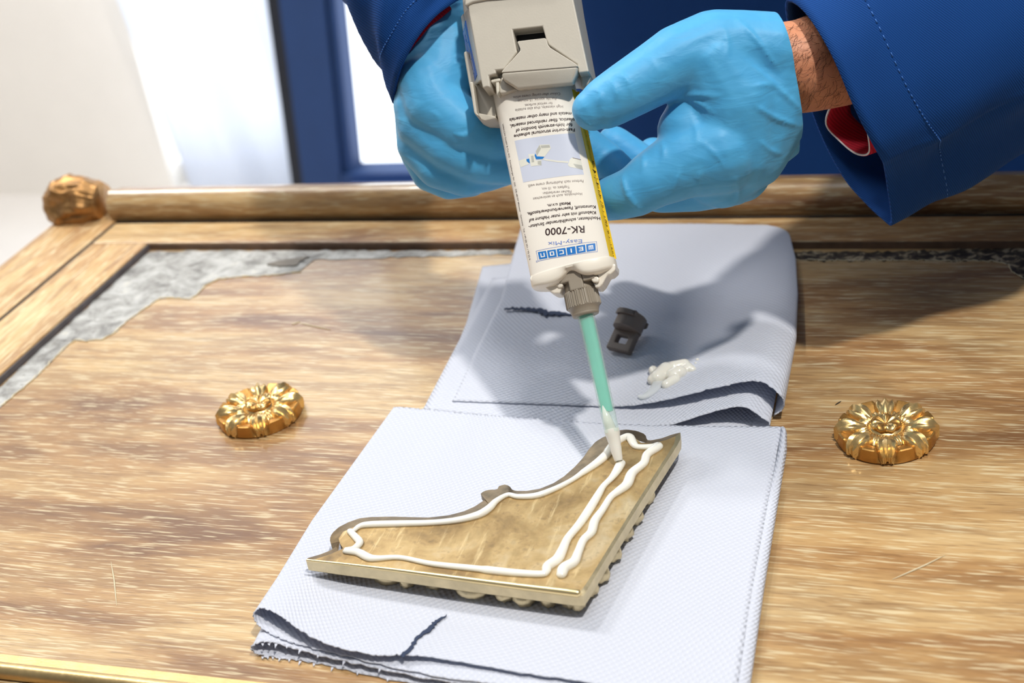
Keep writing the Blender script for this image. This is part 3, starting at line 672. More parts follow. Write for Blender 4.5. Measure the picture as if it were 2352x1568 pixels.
# carved relief on the underside, seen under the front and right edges
relief = []
for (x, y, z, r, sx) in [(770, 1312, .0085, .0035, 1.6), (890, 1335, .0075, .0040, 1.5), (935, 1342, .0068, .0042, .8), (1000, 1345, .0080, .0044, .9), (1085, 1362, .0075, .0055, 1.3), (1160, 1372, .0072, .0046, .9), (1205, 1382, .0080, .0045, 1.0), (1260, 1385, .0075, .0040, .9), (1310, 1390, .0080, .0036, 1.0), (1328, 1398, .0072, .0032, .8),
                       (1385, 1318, .0085, .0042, 1), (1412, 1270, .0085, .0044, 1), (1440, 1222, .0085, .0042, 1), (1462, 1185, .0085, .0044, 1), (1490, 1140, .0085, .0040, 1), (1360, 1350, .0085, .004, 1), (1120, 1330, .009, .006, 1.2), (1230, 1290, .009, .006, 1), (900, 1270, .009, .006, 1.4), (1330, 1180, .009, .006, 1), (1430, 1080, .009, .005, 1), (1010, 1260, .009, .006, 1), (840, 1230, .009, .005, 1)]:
    c = G(x-(10 if x > 1345 else 0), y-(17 if x < 1345 else 4), .0098); relief.append(((c[0], c[1], .0094), r, sx))
for k, (c, r, sx) in enumerate(relief):
    g = sphere(c, r*1.12, 16, (sx, 1, min(1., .0041/(r*1.12))))
    vv = A_(g[0]); vv += .0004*np.sin(vv*2600+k)[:, [1, 2, 0]]
    obj('relief_boss', vv, g[1], M['brass_edge'], mount, True)
# one continuous bead of adhesive ending under the nozzle
bead_px = [(1290, 1318), (1296, 1304), (1318, 1290), (1328, 1268), (1340, 1240), (1358, 1222), (1366, 1196), (1384, 1170), (1402, 1142), (1420, 1128), (1440, 1112), (1452, 1086), (1478, 1064), (1486, 1044), (1506, 1030), (1512, 1024), (1496, 1026), (1466, 1026), (1456, 1020), (1448, 1006), (1440, 1003), (1424, 1010), (1408, 1022), (1394, 1042), (1372, 1062), (1340, 1084), (1310, 1104), (1270, 1124), (1230, 1138), (1190, 1140), (1166, 1136), (1140, 1150), (1122, 1168), (1098, 1182), (1050, 1194), (990, 1200), (920, 1202), (850, 1204), (826, 1208), (812, 1218), (803, 1219), (816, 1232), (826, 1246), (812, 1260), (794, 1264), (822, 1268), (846, 1280), (866, 1282), (920, 1280), (990, 1294), (1080, 1304), (1170, 1314), (1240, 1318), (1254, 1312), (1258, 1300), (1280, 1284), (1292, 1262), (1304, 1236), (1330, 1204), (1352, 1172), (1374, 1136), (1386, 1116), (1404, 1098), (1416, 1082), (1426, 1064)]
bp = catmull([G(x, y, ZT+.0006) for x, y in bead_px], 420)
br = np.interp(np.linspace(0, 1, 14), [0, 1], [1, 1])
br = .00172+.00025*np.sin(np.linspace(0, 90, 420))+.00025*np.sin(np.linspace(0, 37, 420)+1)
br[:150] += .0003; br[-90:] += .0002; br[165:330] -= .00015
o = obj('adhesive_bead', *tube(bp, br, 12, sq=.78), M['adhesive'], mount, True); tag(o, 'glossy cream bead of adhesive')

# ------------------------------------------------------------------ cap lying on the back towel
cap = empty('closure_cap', G(1440, 800, .0045), 'small dark taupe plastic closure cap with a looped tab, lying on the back towel', 'cap')
zc0 = .0050
def capP(px, py, z): return G(px, py, z)
ch = G(1490, 742, zc0)-G(1408, 812, zc0); ch[2] = 0; ch = unit(ch); el = math.radians(34)
ca = ch*math.cos(el)+A_([0, 0, 1.])*math.sin(el); cr_ = A_([-ch[1], ch[0], 0]); cz = np.cross(ca, cr_)
if cz[2] < 0: cz = -cz
tabend = G(1420, 806, zc0+.0022)
c0 = tabend+ca*.0115+cz*.0006
barrel = revolve([(.0070, 0), (.0078, .0006), (.0078, .0090), (.0070, .0096), (.0058, .0096), (.0058, .0030)], c0, ca, 36)
obj('barrel', *barrel, M['cap'], cap, True, flat_angle=40)
fl = revolve([(.0079, .0062), (.0092, .0064), (.0092, .0090), (.0079, .0092)], c0, ca, 36, close=False)
keep = []
nn = 36
for q in fl[1]:
    j = min(i % nn for i in q) if max(i % nn for i in q)-min(i % nn for i in q) < 5 else 35
    a = j/36*360
    if (20 < a < 110) or (200 < a < 290): keep.append(q)
o = obj('bayonet_lug', fl[0], keep, M['cap'], cap, True, flat_angle=40); mm = o.modifiers.new('t', 'SOLIDIFY'); mm.thickness = .0012
for s in (-1, 1):
    R = np.stack([ca, cr_, cz], 1)
    o = obj('rib', *box(c0+ca*.0082+cz*.0070*.8+cr_*s*.0045, (.003, .0018, .0035), R), M['cap'], cap, False); mod_bevel(o, .0004)
# tab with a rectangular hole
R = np.stack([ca, cr_, cz], 1)
tabc = c0-ca*.0050-cz*.0010
tg = []
for (da, dr, sa, sr) in ((-.0045, 0, .0040, .0140), (.0035, 0, .0030, .0140), (0, .0052, .0110, .0036), (0, -.0052, .0110, .0036)):
    tg.append(box(tabc+ca*da+cr_*dr, (sa, sr, .0042), R))
tv, tfc = fused(tg, .0004, 3)
o = obj('looped_tab', tv, tfc, M['cap'], cap, True)

# adhesive squeezed out on the towel
def H3(px, py): # height of the towel there
    return .0052+max(0, (px-1400)/200)*.0035
gl = []
for a, b, ra, rb in [((1510, 868), (1530, 850), 22, 24), ((1500, 872), (1508, 862), 17, 17), ((1530, 848), (1572, 838), 20, 18), ((1572, 838), (1590, 850), 16, 13), ((1545, 862), (1560, 856), 20, 22), ((1530, 884), (1550, 872), 14, 16), ((1508, 868), (1500, 850), 14, 14), ((1555, 856), (1580, 848), 14, 14)]:
    k = .00022
    pa, pb = G(*a, H3(*a)+ra*k*.35), G(*b, H3(*b)+rb*k*.35)
    gl.append(capsule(pa, pb, ra*k*.80, rb*k*.80))
for (x, y, r) in ((1602, 826, 5), (1598, 834, 4)): gl.append(sphere(G(x, y, H3(x, y)+.001), r*.00022, 10))
bv, bf = fused(gl, .00045, 4)
blob = empty('adhesive_blob', G(1545, 870, H3(1545, 870)), 'white blob of squeezed-out adhesive on the back towel', 'adhesive')
obj('cream_adhesive', bv, bf, M['adhesive'], blob, True)
rs = catmull([G(x, y, H3(x, y)+.0006) for x, y in [(1512, 878), (1504, 892), (1492, 904), (1478, 911), (1470, 910)]], 24)
tag(obj('clear_resin', *tube(rs, np.interp(np.linspace(0, 1, 24), [0, .3, .8, 1], [.0028, .0026, .0017, .0012]), 14, sq=.6), M['resin'], blob, True), 'clear runny tail of unmixed resin')

# ------------------------------------------------------------------ tool frame: nozzle, cartridge, dispenser share one axis
P0 = G(1421, 1058, ZT+.0022)
P1 = D(1232, 217, depth(P0)+.030)
TA = unit(P1-P0)
midp = (P0+P1)/2
TN = CAM-midp; TN = unit(TN-TA*(TN@TA))
al = math.radians(-7); TW = np.cross(TA, TN)
TN, TW = TN*math.cos(al)+TW*math.sin(al), TW*math.cos(al)-TN*math.sin(al)
def T(px, py, n=0.):
    d = ray(px, py); o = P0+TN*n; return CAM+d*(((o-CAM)@TN)/(d@TN))
def loc_(p): q = np.asarray(p)-P0; return A_([q@TW, q@TA, q@TN])
def wld(w, a, n): return P0+TW*w+TA*a+TN*n
def aT(px, py, n=0.): return loc_(T(px, py, n))[1]
PXM = depth(P0)/F

# nozzle -------------------------------------------------------
a_tip0, a_tip1 = 0.0, aT(1405, 996)
a_tube1 = aT(1341, 718)
a_kn0, a_kn1 = aT(1338, 706), aT(1331, 668)
a_nk = aT(1322, 620)
noz = empty('mixing_nozzle', P0, 'teal static mixing nozzle with a taupe knurled collar, its cream tip touching the brass mount', 'nozzle')
def rev(prof, n=48): return revolve(prof, P0, TA, n, ref=TW)
o = obj('tip', *rev([(.0016, .0002), (.0018, 0), (.00205, .001), (.0026, a_tip1*.55), (.0031, a_tip1*.92), (.0034, a_tip1), (.0034, a_tip1+.002)]), M['adhesive'], noz, True, flat_angle=50)
tr0, tr1 = 17.5*PXM, 21.5*PXM
def sq_tube(r0, r1, a0, a1, n=40, ex=3.2):
    S = []
    for t in np.linspace(0, 1, 12):
        r = r0+(r1-r0)*t; row = []
        for k in np.linspace(0, 2*math.pi, n, endpoint=False):
            c, s = math.cos(k), math.sin(k); q = (abs(c)**ex+abs(s)**ex)**(-1/ex)
            row.append(wld(r*q*c*.95, a0+(a1-a0)*t, r*q*s*.95))
        S.append(row)
    v, f = grid_geo(S, closed_u=True); f.append(list(range(n))); f.append([11*n+i for i in range(n)]); return v, f
obj('clear_tube', *sq_tube(tr0, tr1, a_tip1+.0005, a_tube1+.004), M['clear_tube'], noz, True, flat_angle=60)
# helical teal element, offset blades
S = []; a_el0, a_el1 = a_tip1+.010, a_tube1+.003
core = sq_tube(tr0*.80, tr1*.80, a_el0, a_el1, ex=2.6)
core = (core[0]+TN*0, core[1]); obj('mixing_element', *core, M['teal'], noz, True, flat_angle=60)
obj('adhesive_fill', *tube([wld(0, a_tip1, 0), wld(-.0006, a_tip1+.006, .0012), wld(-.0012, a_el0+.006, .0018)], [tr0*.82, tr0*.62, tr0*.1], 14, round_ends=False), M['adhesive'], noz, True)
# collar with knurled grip
kr = 40.5*PXM; nr_ = 26*PXM
S = []
nk = 168
for a, r, kn in [(a_tube1-.0006, .0046, 0), (a_tube1-.0010, .0060, 0), (a_tube1+.0004, .0064, 0), (a_tube1+.0018, kr*.90, 0), (a_kn0, kr, 0), (a_kn0+.0004, kr, 1), (a_kn1-.0006, kr*.965, 1), (a_kn1-.0001, kr*.95, 0), (a_kn1+.0002, kr*.90, 0), (a_kn1+.0045, kr*.86, 0), (a_nk-.004, kr*.82, 0), (a_nk+.004, kr*.80, 0)]:
    S.append([wld((r+kn*.00028*math.copysign(1, math.cos(42*t)))*math.cos(t), a, (r+kn*.00028*math.copysign(1, math.cos(42*t)))*math.sin(t)) for t in np.linspace(0, 2*math.pi, nk, endpoint=False)])
v, f = grid_geo(S, closed_u=True); f.append(list(range(nk))); f.append([11*nk+i for i in range(nk)])
obj('knurled_collar', v, f, M['collar'], noz, True, flat_angle=30)
obj('rim_ring', *rev([(.0050, a_tube1-.0016), (.0058, a_tube1-.0016), (.0062, a_tube1-.0008), (.0062, a_tube1+.0006), (.005, a_tube1+.0006)]), M['collar'], noz, True)
ctr = loc_(T(1322, 632))
for sx, px in ((-1, (1298, 640)), (1, (1352, 634))):
    q = loc_(T(*px, .006)); o = obj('bayonet_ear', *box(wld(q[0], q[1], .0045), (.0055, .0040, .0065), np.stack([TW, TA, TN], 1)), M['collar'], noz, False); mod_bevel(o, .0006)
o = obj('collar_key', *box(wld(loc_(T(1327, 648))[0], aT(1327, 648), .0068), (.0065, .0095, .0018), np.stack([TW, TA, TN], 1)), M['collar'], noz, False); mod_bevel(o, .0006)

# cartridge ----------------------------------------------------
ab = aT(1310, 606, .0112); at = aT(1228, 190)+.004
lw = loc_(T(1216, 618))[0]; rw = loc_(T(1412, 596))[0]; hw = (rw-lw)/2; cw_ = (rw+lw)/2
lw2 = loc_(T(1142, 260))[0]; rw2 = loc_(T(1330, 235))[0]; a2_ = aT(1236, 247); hw2 = (rw2-lw2)/2; cw2 = (rw2+lw2)/2
TH = .0112
def halfw(a): t = (a-ab)/(a2_-ab); return hw+(hw2-hw)*t, cw_+(cw2-cw_)*t
def section(a, scale=1., shrink=0., n=200, ex=2.7):
    h, c = halfw(a); row = []
    for k in np.linspace(0, 2*math.pi, n, endpoint=False):
        cc, ss = math.cos(k), math.sin(k); q = (abs(cc)**ex+abs(ss)**ex)**(-1/ex)
        row.append(wld(c+(h*scale-shrink)*q*cc, a, (TH*scale-shrink)*q*ss))
    return row
def surf_n(w, a, off=0.):
    h, c = halfw(a); x = min(.9995, abs((w-c)/h)); return TH*(1-x**2.7)**(1/2.7)+off
cart = empty('adhesive_cartridge', wld(0, ab, 0), 'cream adhesive cartridge with printed label and yellow stripe, held upside down in the dispenser', 'cartridge')
S = [section(a, 1.0, s_) for a, s_ in ((ab-.0002, .0), (ab+.02, 0), (ab+.05, 0), (at, 0), (at+.003, .0))]
v, f = grid_geo(S, closed_u=True); n = 200; f.append(list(range(n))); f.append([(len(S)-1)*n+i for i in range(n)])
obj('barrel', v, f, M['label'], cart, True, flat_angle=50)
# shoulder: wraps the barrel end, rounded under, two lobes with a cleft between
S = []
for da, sh in ((-.0002, -.0003), (-.0012, -.0004), (-.0038, -.0004), (-.0048, .0000), (-.0053, .0008), (-.0058, .0030), (-.0064, .0060)):
    row = []
    for kk, p in zip(np.linspace(0, 2*math.pi, n, endpoint=False), section(ab+da, 1., max(sh, -.0005))):
        q = loc_(p); h, c = halfw(ab); x = (q[0]-c)/h
        cleft = math.exp(-(x/.20)**2)*(min(1, max(0, -da/.004)))
        lobe = .0008*math.exp(-((abs(x)-.55)/.3)**2)*(1 if da < -.003 else 0)
        row.append(wld(q[0], q[1]-lobe+cleft*.0034*(da < -.003), q[2]*(1-.16*cleft)))
    S.append(row)
v, f = grid_geo(S, closed_u=True); f.append(list(range(n))); f.append([(len(S)-1)*n+i for i in range(n)])
obj('shoulder', v, f, M['cream'], cart, True, flat_angle=60)
def plate(name, px, n0, n1, mat, parent, bev=.0008):
    L = [loc_(T(x, y, n1)) for x, y in px]
    o = obj(name, *prism([wld(q[0], q[1], n0) for q in L], [wld(q[0], q[1], n1) for q in L]), mat, parent, False)
    mod_bevel(o, bev, 3, 30); return o
plate('bayonet_wing', [(1216, 640), (1222, 650), (1244, 654), (1262, 668), (1272, 674), (1286, 673), (1289, 664), (1293, 657), (1290, 648), (1284, 644), (1282, 634), (1262, 625), (1225, 622)], -.007, .0062, M['cream'], cart, .0012)
plate('bayonet_wing', [(1414, 606), (1413, 620), (1402, 630), (1396, 630), (1384, 652), (1376, 660), (1366, 660), (1366, 652), (1372, 648), (1374, 642), (1372, 622), (1374, 606)], -.007, .0058, M['cream'], cart, .0010)
plate('locking_tooth', [(1358, 635), (1372, 634), (1377, 640), (1374, 648), (1362, 648), (1357, 642)], .001, .0075, M['cream'], cart, .0008)
plate('locking_tooth', [(1281, 640), (1290, 646), (1294, 657), (1284, 662), (1276, 655)], .001, .0072, M['cream'], cart, .0008)
obj('neck', *rev([(kr*.74, a_nk-.002), (kr*.74, ab+.001)]), M['cream'], cart, True)

# prints: thin ink layers that follow the curved label
def ink_patch(name, poly_px, mat, parent, off=.00006, sub=14, ruled=True):
    """four-cornered print area laid on the curved front (corners: tl, tr, br, bl)"""
    c = [loc_(T(x, y, TH*.8)) for x, y in poly_px]; S = []
    for i in range(2 if sub < 3 else 9):
        t = i/(1 if sub < 3 else 8); row = []
        for j in range(sub+1):
            s = j/sub; q = (c[0]*(1-s)+c[1]*s)*(1-t)+(c[3]*(1-s)+c[2]*s)*t
            row.append(wld(q[0], q[1], surf_n(q[0], q[1], off)))
        S.append(row)
    return obj(name, *grid_geo(S), mat, parent, True)
def text_geo(body, bold=0., shear=0.):
    cu = bpy.data.curves.new('t', 'FONT'); cu.body = body; cu.size = 1; cu.offset = bold; cu.shear = shear; cu.resolution_u = 3; cu.align_x = 'LEFT'
    o = bpy.data.objects.new('t', cu); COL.objects.link(o); bpy.context.view_layer.update()
    me = o.to_mesh(); v = A_([tuple(p.co)[:2] for p in me.vertices]); f = [list(p.vertices) for p in me.polygons]; o.to_mesh_clear()
    bpy.data.objects.remove(o); bpy.data.curves.remove(cu); return v, f
def text_line(body, pa, pb, h_px, bold=0., shear=0.):
    """glyphs from pa (start of reading) to pb (end), px positions of the baseline; returns geometry on the label"""
    v, f = text_geo(body, bold, shear); x0, x1 = v[:, 0].min(), v[:, 0].max()
    qa, qb = loc_(T(*pa, TH*.9)), loc_(T(*pb, TH*.9)); d = (qb-qa)[:2]; L = np.linalg.norm(d); ex = d/L; ey = A_([-ex[1], ex[0]])
    sx = L/(x1-x0); hs = h_px*PXM/.72
    out = []
    for x, y in v:
        q = qa[:2]+ex*(x-x0)*sx+ey*y*hs; out.append(wld(q[0], q[1], surf_n(q[0], q[1], .00009)))
    return out, f
def text_block(name, lines, mat, parent):
    for l in lines: v, f = text_line(*l); o = obj(name, v, f, mat, parent, False)
    return o
def c4(x, y): return (1080+.34453*x, 180+.34453*y)
def c5(x, y): return (1200+.15939*x, 470+.15939*y)
text_block('product_print', [('RK-7000', c5(895, 305), c5(330, 352), 17, .012)], M['ink'], cart)
text_block('line_print', [('Easy-Mix', c5(862, 502), c5(372, 545), 9.2)], M['ink_blue'], cart)
text_block('description_line', [
    ('Hochfester, schnellhärtender Struktur-', c4(858, 912), c4(385, 977), 7.6, .018), ('Klebstoff mit sehr guter Haftung auf', c4(832, 877), c4(388, 937), 7.6, .018),
    ('Kunststoff, Faserverbundwerkstoffe,', c4(830, 838), c4(378, 893), 7.6, .018), ('Metall u.v.m.', c4(670, 826), c4(515, 843), 7.4, .018),
    ('Fast-curing structural adhesive', c4(693, 327), c4(290, 376), 8.0, .02), ('for high-strength bonding of', c4(678, 293), c4(303, 340), 8.0, .02),
    ('plastics, fiber reinforced material,', c4(690, 257), c4(264, 308), 8.0, .02), ('metals and many other materials', c4(670, 218), c4(260, 267), 8.0, .02)], M['ink'], cart)
text_block('small_print_line', [
    ('Hochviskos, auch an senkrechten', c4(745, 760), c4(420, 796), 6.6), ('Flächen verarbeitbar.', c4(676, 747), c4(483, 762), 6.4), ('Topfzeit: ca. 15 min.', c4(665, 717), c4(478, 732), 6.4), ('Farbton nach Aushärtung: creme weiß.', c4(752, 672), c4(384, 710), 6.8),
    ('High viscosity, thus also suitable', c4(618, 178), c4(302, 207), 6.8), ('for vertical surfaces.', c4(550, 160), c4(365, 177), 6.4), ('Pot life: approx. 15 minutes', c4(575, 127), c4(320, 148), 6.6), ('Colour after curing: creme white.', c4(600, 93), c4(285, 123), 6.8)], M['ink_grey'], cart)
text_block('address_print', [('WEICON GmbH & Co. KG · Königsberger Str. 255 · DE-48157 Münster · Germany · Tel. +49 (0) 251 / 93 22 0', (1150, 281), (1212, 594), 4.0, .01)], M['ink_grey'], cart)
# boxed logo
lt, rt_, rb, lb = c5(1058, 556), c5(1066, 662), c5(240, 795), c5(218, 690)     # right-top, right-bottom, left-bottom, left-top in the picture
def lerp(a, b, t): return (a[0]+(b[0]-a[0])*t, a[1]+(b[1]-a[1])*t)
def Lg(s, t):   # s along reading direction (0 = right end), t towards the nozzle
    bow = 5.0*math.sin(math.pi*s)*.35
    p = lerp(lerp(lt, lb, s), lerp(rt_, rb, s), t); return (p[0], p[1]+bow)
for a, b, c, d in ((-.015, 1.015, -.22, -.17), (-.015, 1.015, 1.16, 1.22)): ink_patch('logo_border', [Lg(a, c), Lg(b, c), Lg(b, d), Lg(a, d)], M['ink_blue'], cart, .00007, 16)
for a, b in ((-.02, -.013), (1.013, 1.02)): ink_patch('logo_border', [Lg(a, -.22), Lg(b, -.22), Lg(b, 1.22), Lg(a, 1.22)], M['ink_blue'], cart, .00007, 2)
letters = 'WEICON'
for i, ch in enumerate(letters):
    s0, s1 = i/6+.008, (i+1)/6-.010
    ink_patch('logo_box', [Lg(s0, 0), Lg(s1, 0), Lg(s1, 1), Lg(s0, 1)], M['logo_blue'], cart, .00008, 4)
    # squared letters drawn from strokes in the unit cell; (u: reading direction, v: up = towards the nozzle)
    st = {'W': [(.0, 0, .22, 1), (.39, 0, .61, 1), (.78, 0, 1, 1), (0, 0, 1, .22)], 'E': [(0, 0, .25, 1), (0, 0, 1, .2), (0, .4, .8, .6), (0, .8, 1, 1)], 'I': [(.36, 0, .64, 1)], 'C': [(0, 0, .25, 1), (0, 0, 1, .2), (0, .8, 1, 1)], 'O': [(0, 0, .27, 1), (.73, 0, 1, 1), (0, 0, 1, .2), (0, .8, 1, 1)], 'N': [(0, 0, .25, 1), (.75, 0, 1, 1), (0, .78, 1, 1)]}[ch]
    gs = []
    for (u0, v0, u1, v1) in st:
        m_ = .24; U = lambda u: s0+(s1-s0)*(m_+(1-2*m_)*u); V_ = lambda q: .22+.56*q
        cs = [loc_(T(*Lg(U(u), V_(q)), TH*.8)) for u, q in ((u0, v0), (u1, v0), (u1, v1), (u0, v1))]
        gs.append(([wld(q[0], q[1], surf_n(q[0], q[1], .00013+.00001*len(gs))) for q in cs], [[0, 1, 2, 3]]))
    obj('logo_letter', *join_geo(*gs), M['white_ink'], cart, False)
text_block('registered_print', [('®', c5(212, 795), c5(186, 800), 5)], M['ink_blue'], cart)
# yellow stripe with text
ys = [c5(1168, 25), c5(1200, 150)]
ink_patch('yellow_stripe', [(1311, 200), (1324, 198), c5(1320, 735), c5(1240, 720)], M['yellow'], cart, .00010, 24)
text_block('stripe_print', [('MMA-Strukturklebstoff / Structural adhesive •  -55°C (-67°F) bis +125°C', c5(1280, 690), (1325, 205), 7.2, .005, .22)], M['ink'], cart)
# pictogram: pale blue field with square tubes, clamp and nozzle
def c3(x, y): return (1170+.08929*x, 300+.08929*y)
def Pp(name, pts, mat, off):
    L = [loc_(T(*c3(x, y), TH*.9)) for x, y in pts]
    bm = bmesh.new(); bm.faces.new([bm.verts.new((q[0], q[1], 0)) for q in L])
    bmesh.ops.triangulate(bm, faces=bm.faces[:]); bmesh.ops.subdivide_edges(bm, edges=bm.edges[:], cuts=4, use_grid_fill=True)
    bm.verts.index_update(); V = [wld(p.co[0], p.co[1], surf_n(p.co[0], p.co[1], off)) for p in bm.verts]; fs = [[p.index for p in q.verts] for q in bm.faces]; bm.free()
    return obj(name, V, fs, mat, cart, False)
ink_patch('picture_field', [c3(145, 275), c3(1680, 65), c3(1915, 1125), c3(365, 1345)], M['pic_bg'], cart, .00005, 24)
Pp('printed_tube', [(690, 550), (790, 380), (1045, 370), (1080, 470), (920, 685), (720, 665)], M['pic_pale'], .00009)
Pp('printed_tube', [(815, 400), (1040, 385), (1060, 450), (835, 465)], M['pic_grey'], .00012)
Pp('printed_tube', [(690, 550), (790, 385), (825, 480), (720, 665)], M['pic_grey'], .00011)
Pp('printed_tube', [(240, 770), (430, 720), (510, 870), (290, 940)], M['pic_pale'], .00009)
Pp('printed_clamp', [(495, 620), (660, 610), (690, 780), (840, 770), (835, 905), (640, 920), (570, 930)], M['pic_pale'], .00010)
Pp('printed_clamp', [(565, 665), (630, 655), (650, 820), (585, 825)], M['pic_grey'], .00013)
Pp('printed_clamp', [(740, 800), (830, 790), (840, 900), (745, 880)], M['pic_grey'], .00013)
Pp('printed_joint', [(680, 600), (720, 680), (910, 690), (870, 745), (700, 750), (660, 660)], M['pic_blue'], .00014)
Pp('printed_joint', [(445, 745), (520, 730), (535, 850), (455, 800)], M['pic_blue'], .00014)
Pp('printed_nozzle', [(800, 725), (960, 745), (1240, 785), (1520, 795), (1520, 838), (1240, 825), (960, 785), (830, 750)], M['pic_pale'], .00010)
Pp('printed_cartridge', [(1560, 740), (1615, 690), (1830, 725), (1880, 985), (1560, 940), (1510, 890)], M['pic_pale'], .00010)
Pp('printed_cartridge', [(1640, 850), (1850, 870), (1880, 985), (1720, 950)], M['pic_grey'], .00012)
Pp('printed_cartridge', [(1615, 688), (1825, 718), (1832, 735), (1640, 710)], M['ink_grey'], .00013)

# dispenser gun -------------------------------------------------
gun = empty('adhesive_gun', wld(0, aT(1230, 150), 0), 'warm grey plastic cartridge dispenser gun with a blue side sticker, gripped from behind', 'dispenser')
Rg = np.stack([TW, TA, TN], 1)
NF = .0175; NBK = -.020
def gpoly(px, n): return [loc_(T(x, y, n)) for x, y in px]
def gprism(name, px, n0, n1, mat, bev, parent=gun, taper=0., seg=3):
    L = gpoly(px, n1); c = np.mean(L, 0)
    bot = [wld(*(q[:2]+(q[:2]-c[:2])*taper), n0) for q in L]
    o = obj(name, *prism(bot, [wld(q[0], q[1], n1) for q in L]), mat, parent, False); mod_bevel(o, bev, seg, 30)
    o.data.polygons.foreach_set('use_smooth', [True]*len(o.data.polygons)); 
    m = o.modifiers.new('wn', 'WEIGHTED_NORMAL'); m.keep_sharp = True
    return o
def g1(x, y): return (1040+.185*x, .185*y)
# front shell with the slot and notches cut into its outline
shell = [g1(150, -260), g1(1450, -320), g1(1500, 0), g1(1690, 890), g1(1560, 905), g1(1545, 800), g1(1500, 770), g1(1190, 560), g1(1155, 475), g1(1112, 328), g1(745, 370), g1(800, 650), g1(640, 860), g1(530, 872), g1(540, 912), g1(448, 940), g1(470, 1090), g1(420, 1075), g1(372, 1095), g1(352, 1000), g1(190, 92)]
gprism('front_shell', shell, .004, NF, M['gun'], .0016)
# body behind the shell, side wall with rounded foot
body = [g1(95, -260), g1(1480, -320), g1(1530, 0), g1(1700, 900), g1(1690, 985), g1(1600, 1010), g1(1500, 900), g1(560, 960), g1(470, 1090), g1(350, 1090), g1(300, 1000), g1(120, 110)]
gprism('rear_housing', body, NBK, .0060, M['gun'], .0025)
side = [g1(95, 330), g1(150, 620), g1(270, 1400), g1(330, 1480), g1(400, 1500), g1(510, 1475), g1(535, 1440), g1(520, 1390), g1(320, 1390), g1(250, 1080), g1(170, 600)]
foot = [g1(128, 640), g1(190, 1000), g1(268, 1400), g1(320, 1475), g1(395, 1502), g1(505, 1482), g1(540, 1440), g1(530, 1180), g1(460, 1060), g1(300, 1040), g1(180, 620)]
gprism('cradle_foot', foot, -.016, .0035, M['gun'], .0022)
gprism('cradle_lip', [g1(250, 1010), g1(300, 1395), g1(330, 1440), g1(285, 1430), g1(262, 1390), g1(205, 1020)], .000, .0110, M['gun'], .0010)
gprism('cradle_lip', [g1(262, 1385), g1(320, 1400), g1(530, 1440), g1(535, 1470), g1(400, 1500), g1(320, 1475)], -.004, .0065, M['gun'], .0012)
gprism('cradle_lip', [g1(1600, 880), g1(1700, 880), g1(1710, 940), g1(1680, 1060), g1(1590, 1090), g1(1575, 950)], -.012, .0110, M['gun'], .0014)
gprism('top_cover', [g1(140, -270), g1(1400, -330), g1(1200, -60), g1(420, -2), g1(250, 30), g1(150, 78)], .002, NF+.0012, M['gun'], .0010)
# slot interior
gprism('slot_step', [g1(748, 372), g1(1112, 328), g1(1125, 402), g1(762, 440)], .0100, .0106, M['gun'], .0003)
gprism('slot_hole', [g1(735, 405), g1(1140, 365), g1(1160, 560), g1(800, 660)], .004, .0098, M['black'], .0003)
gprism('hinge_recess', [g1(440, 860), g1(660, 845), g1(600, 1000), g1(460, 1100)], .004, .0066, M['black'], .0003)
gprism('hinge_recess', [g1(1540, 790), g1(1640, 790), g1(1660, 890), g1(1560, 910)], .004, .0066, M['cap'], .0003)
# latch: flat tongue widening to a bent lip
tongue = [g1(800, 520), g1(815, 508), g1(1140, 470), g1(1160, 480), g1(1180, 550), g1(1210, 590), g1(1490, 765), g1(1548, 805), g1(1556, 825), g1(605, 900), g1(612, 880), g1(835, 630), g1(835, 600)]
latch = gprism('latch', tongue, .0155, NF+.0018, M['gun'], .0009)
L0 = [loc_(T(*g1(605, 900), NF+.0018)), loc_(T(*g1(1556, 825), NF+.0018))]
lipv = []
la, lb_ = L0
low = [loc_(T(*g1(x, y), NF-.0005)) for x, y in ((620, 995), (800, 1105), (1490, 1035), (1545, 920))]
vt = [wld(la[0], la[1], NF+.0018), wld(lb_[0], lb_[1], NF+.0018), wld(low[3][0], low[3][1], NF+.0004), wld(low[2][0], low[2][1], NF-.0005), wld(low[1][0], low[1][1], NF-.0005), wld(low[0][0], low[0][1], NF+.0004)]
vb = [p-TN*.0058+TA*.0006 for p in vt]
o = obj('latch_lip', *prism(vb, vt), M['gun'], latch, True); mod_bevel(o, .0011, 3, 25)
cm = [loc_(T(*g1(x, y), .012)) for x, y in ((600, 930), (840, 1120), (580, 1150), (545, 1040))]
gprism('latch_cheek', [g1(612, 900), g1(640, 1000), g1(800, 1110), g1(640, 1155), g1(580, 1160), g1(570, 1050)], .004, .0135, M['gun'], .0008, latch)
for px in ([g1(472, 985), g1(585, 968), g1(585, 1010), g1(545, 1020), g1(540, 1160), g1(572, 1140), g1(580, 1000), g1(590, 1000), g1(575, 1165), g1(535, 1170), g1(528, 1025), g1(472, 1030)],):
    gprism('hinge_pin', [g1(470, 985), g1(590, 966), g1(590, 1008), g1(475, 1028)], .006, .0150, M['gun_light'], .0006)
    gprism('hinge_arm', [g1(530, 1010), g1(575, 1005), g1(575, 1130), g1(545, 1180), g1(535, 1100)], .006, .0145, M['gun_light'], .0005)
gprism('hinge_pin', [g1(1565, 850), g1(1600, 850), g1(1612, 885), g1(1570, 895)], .006, .0150, M['gun_light'], .0005)
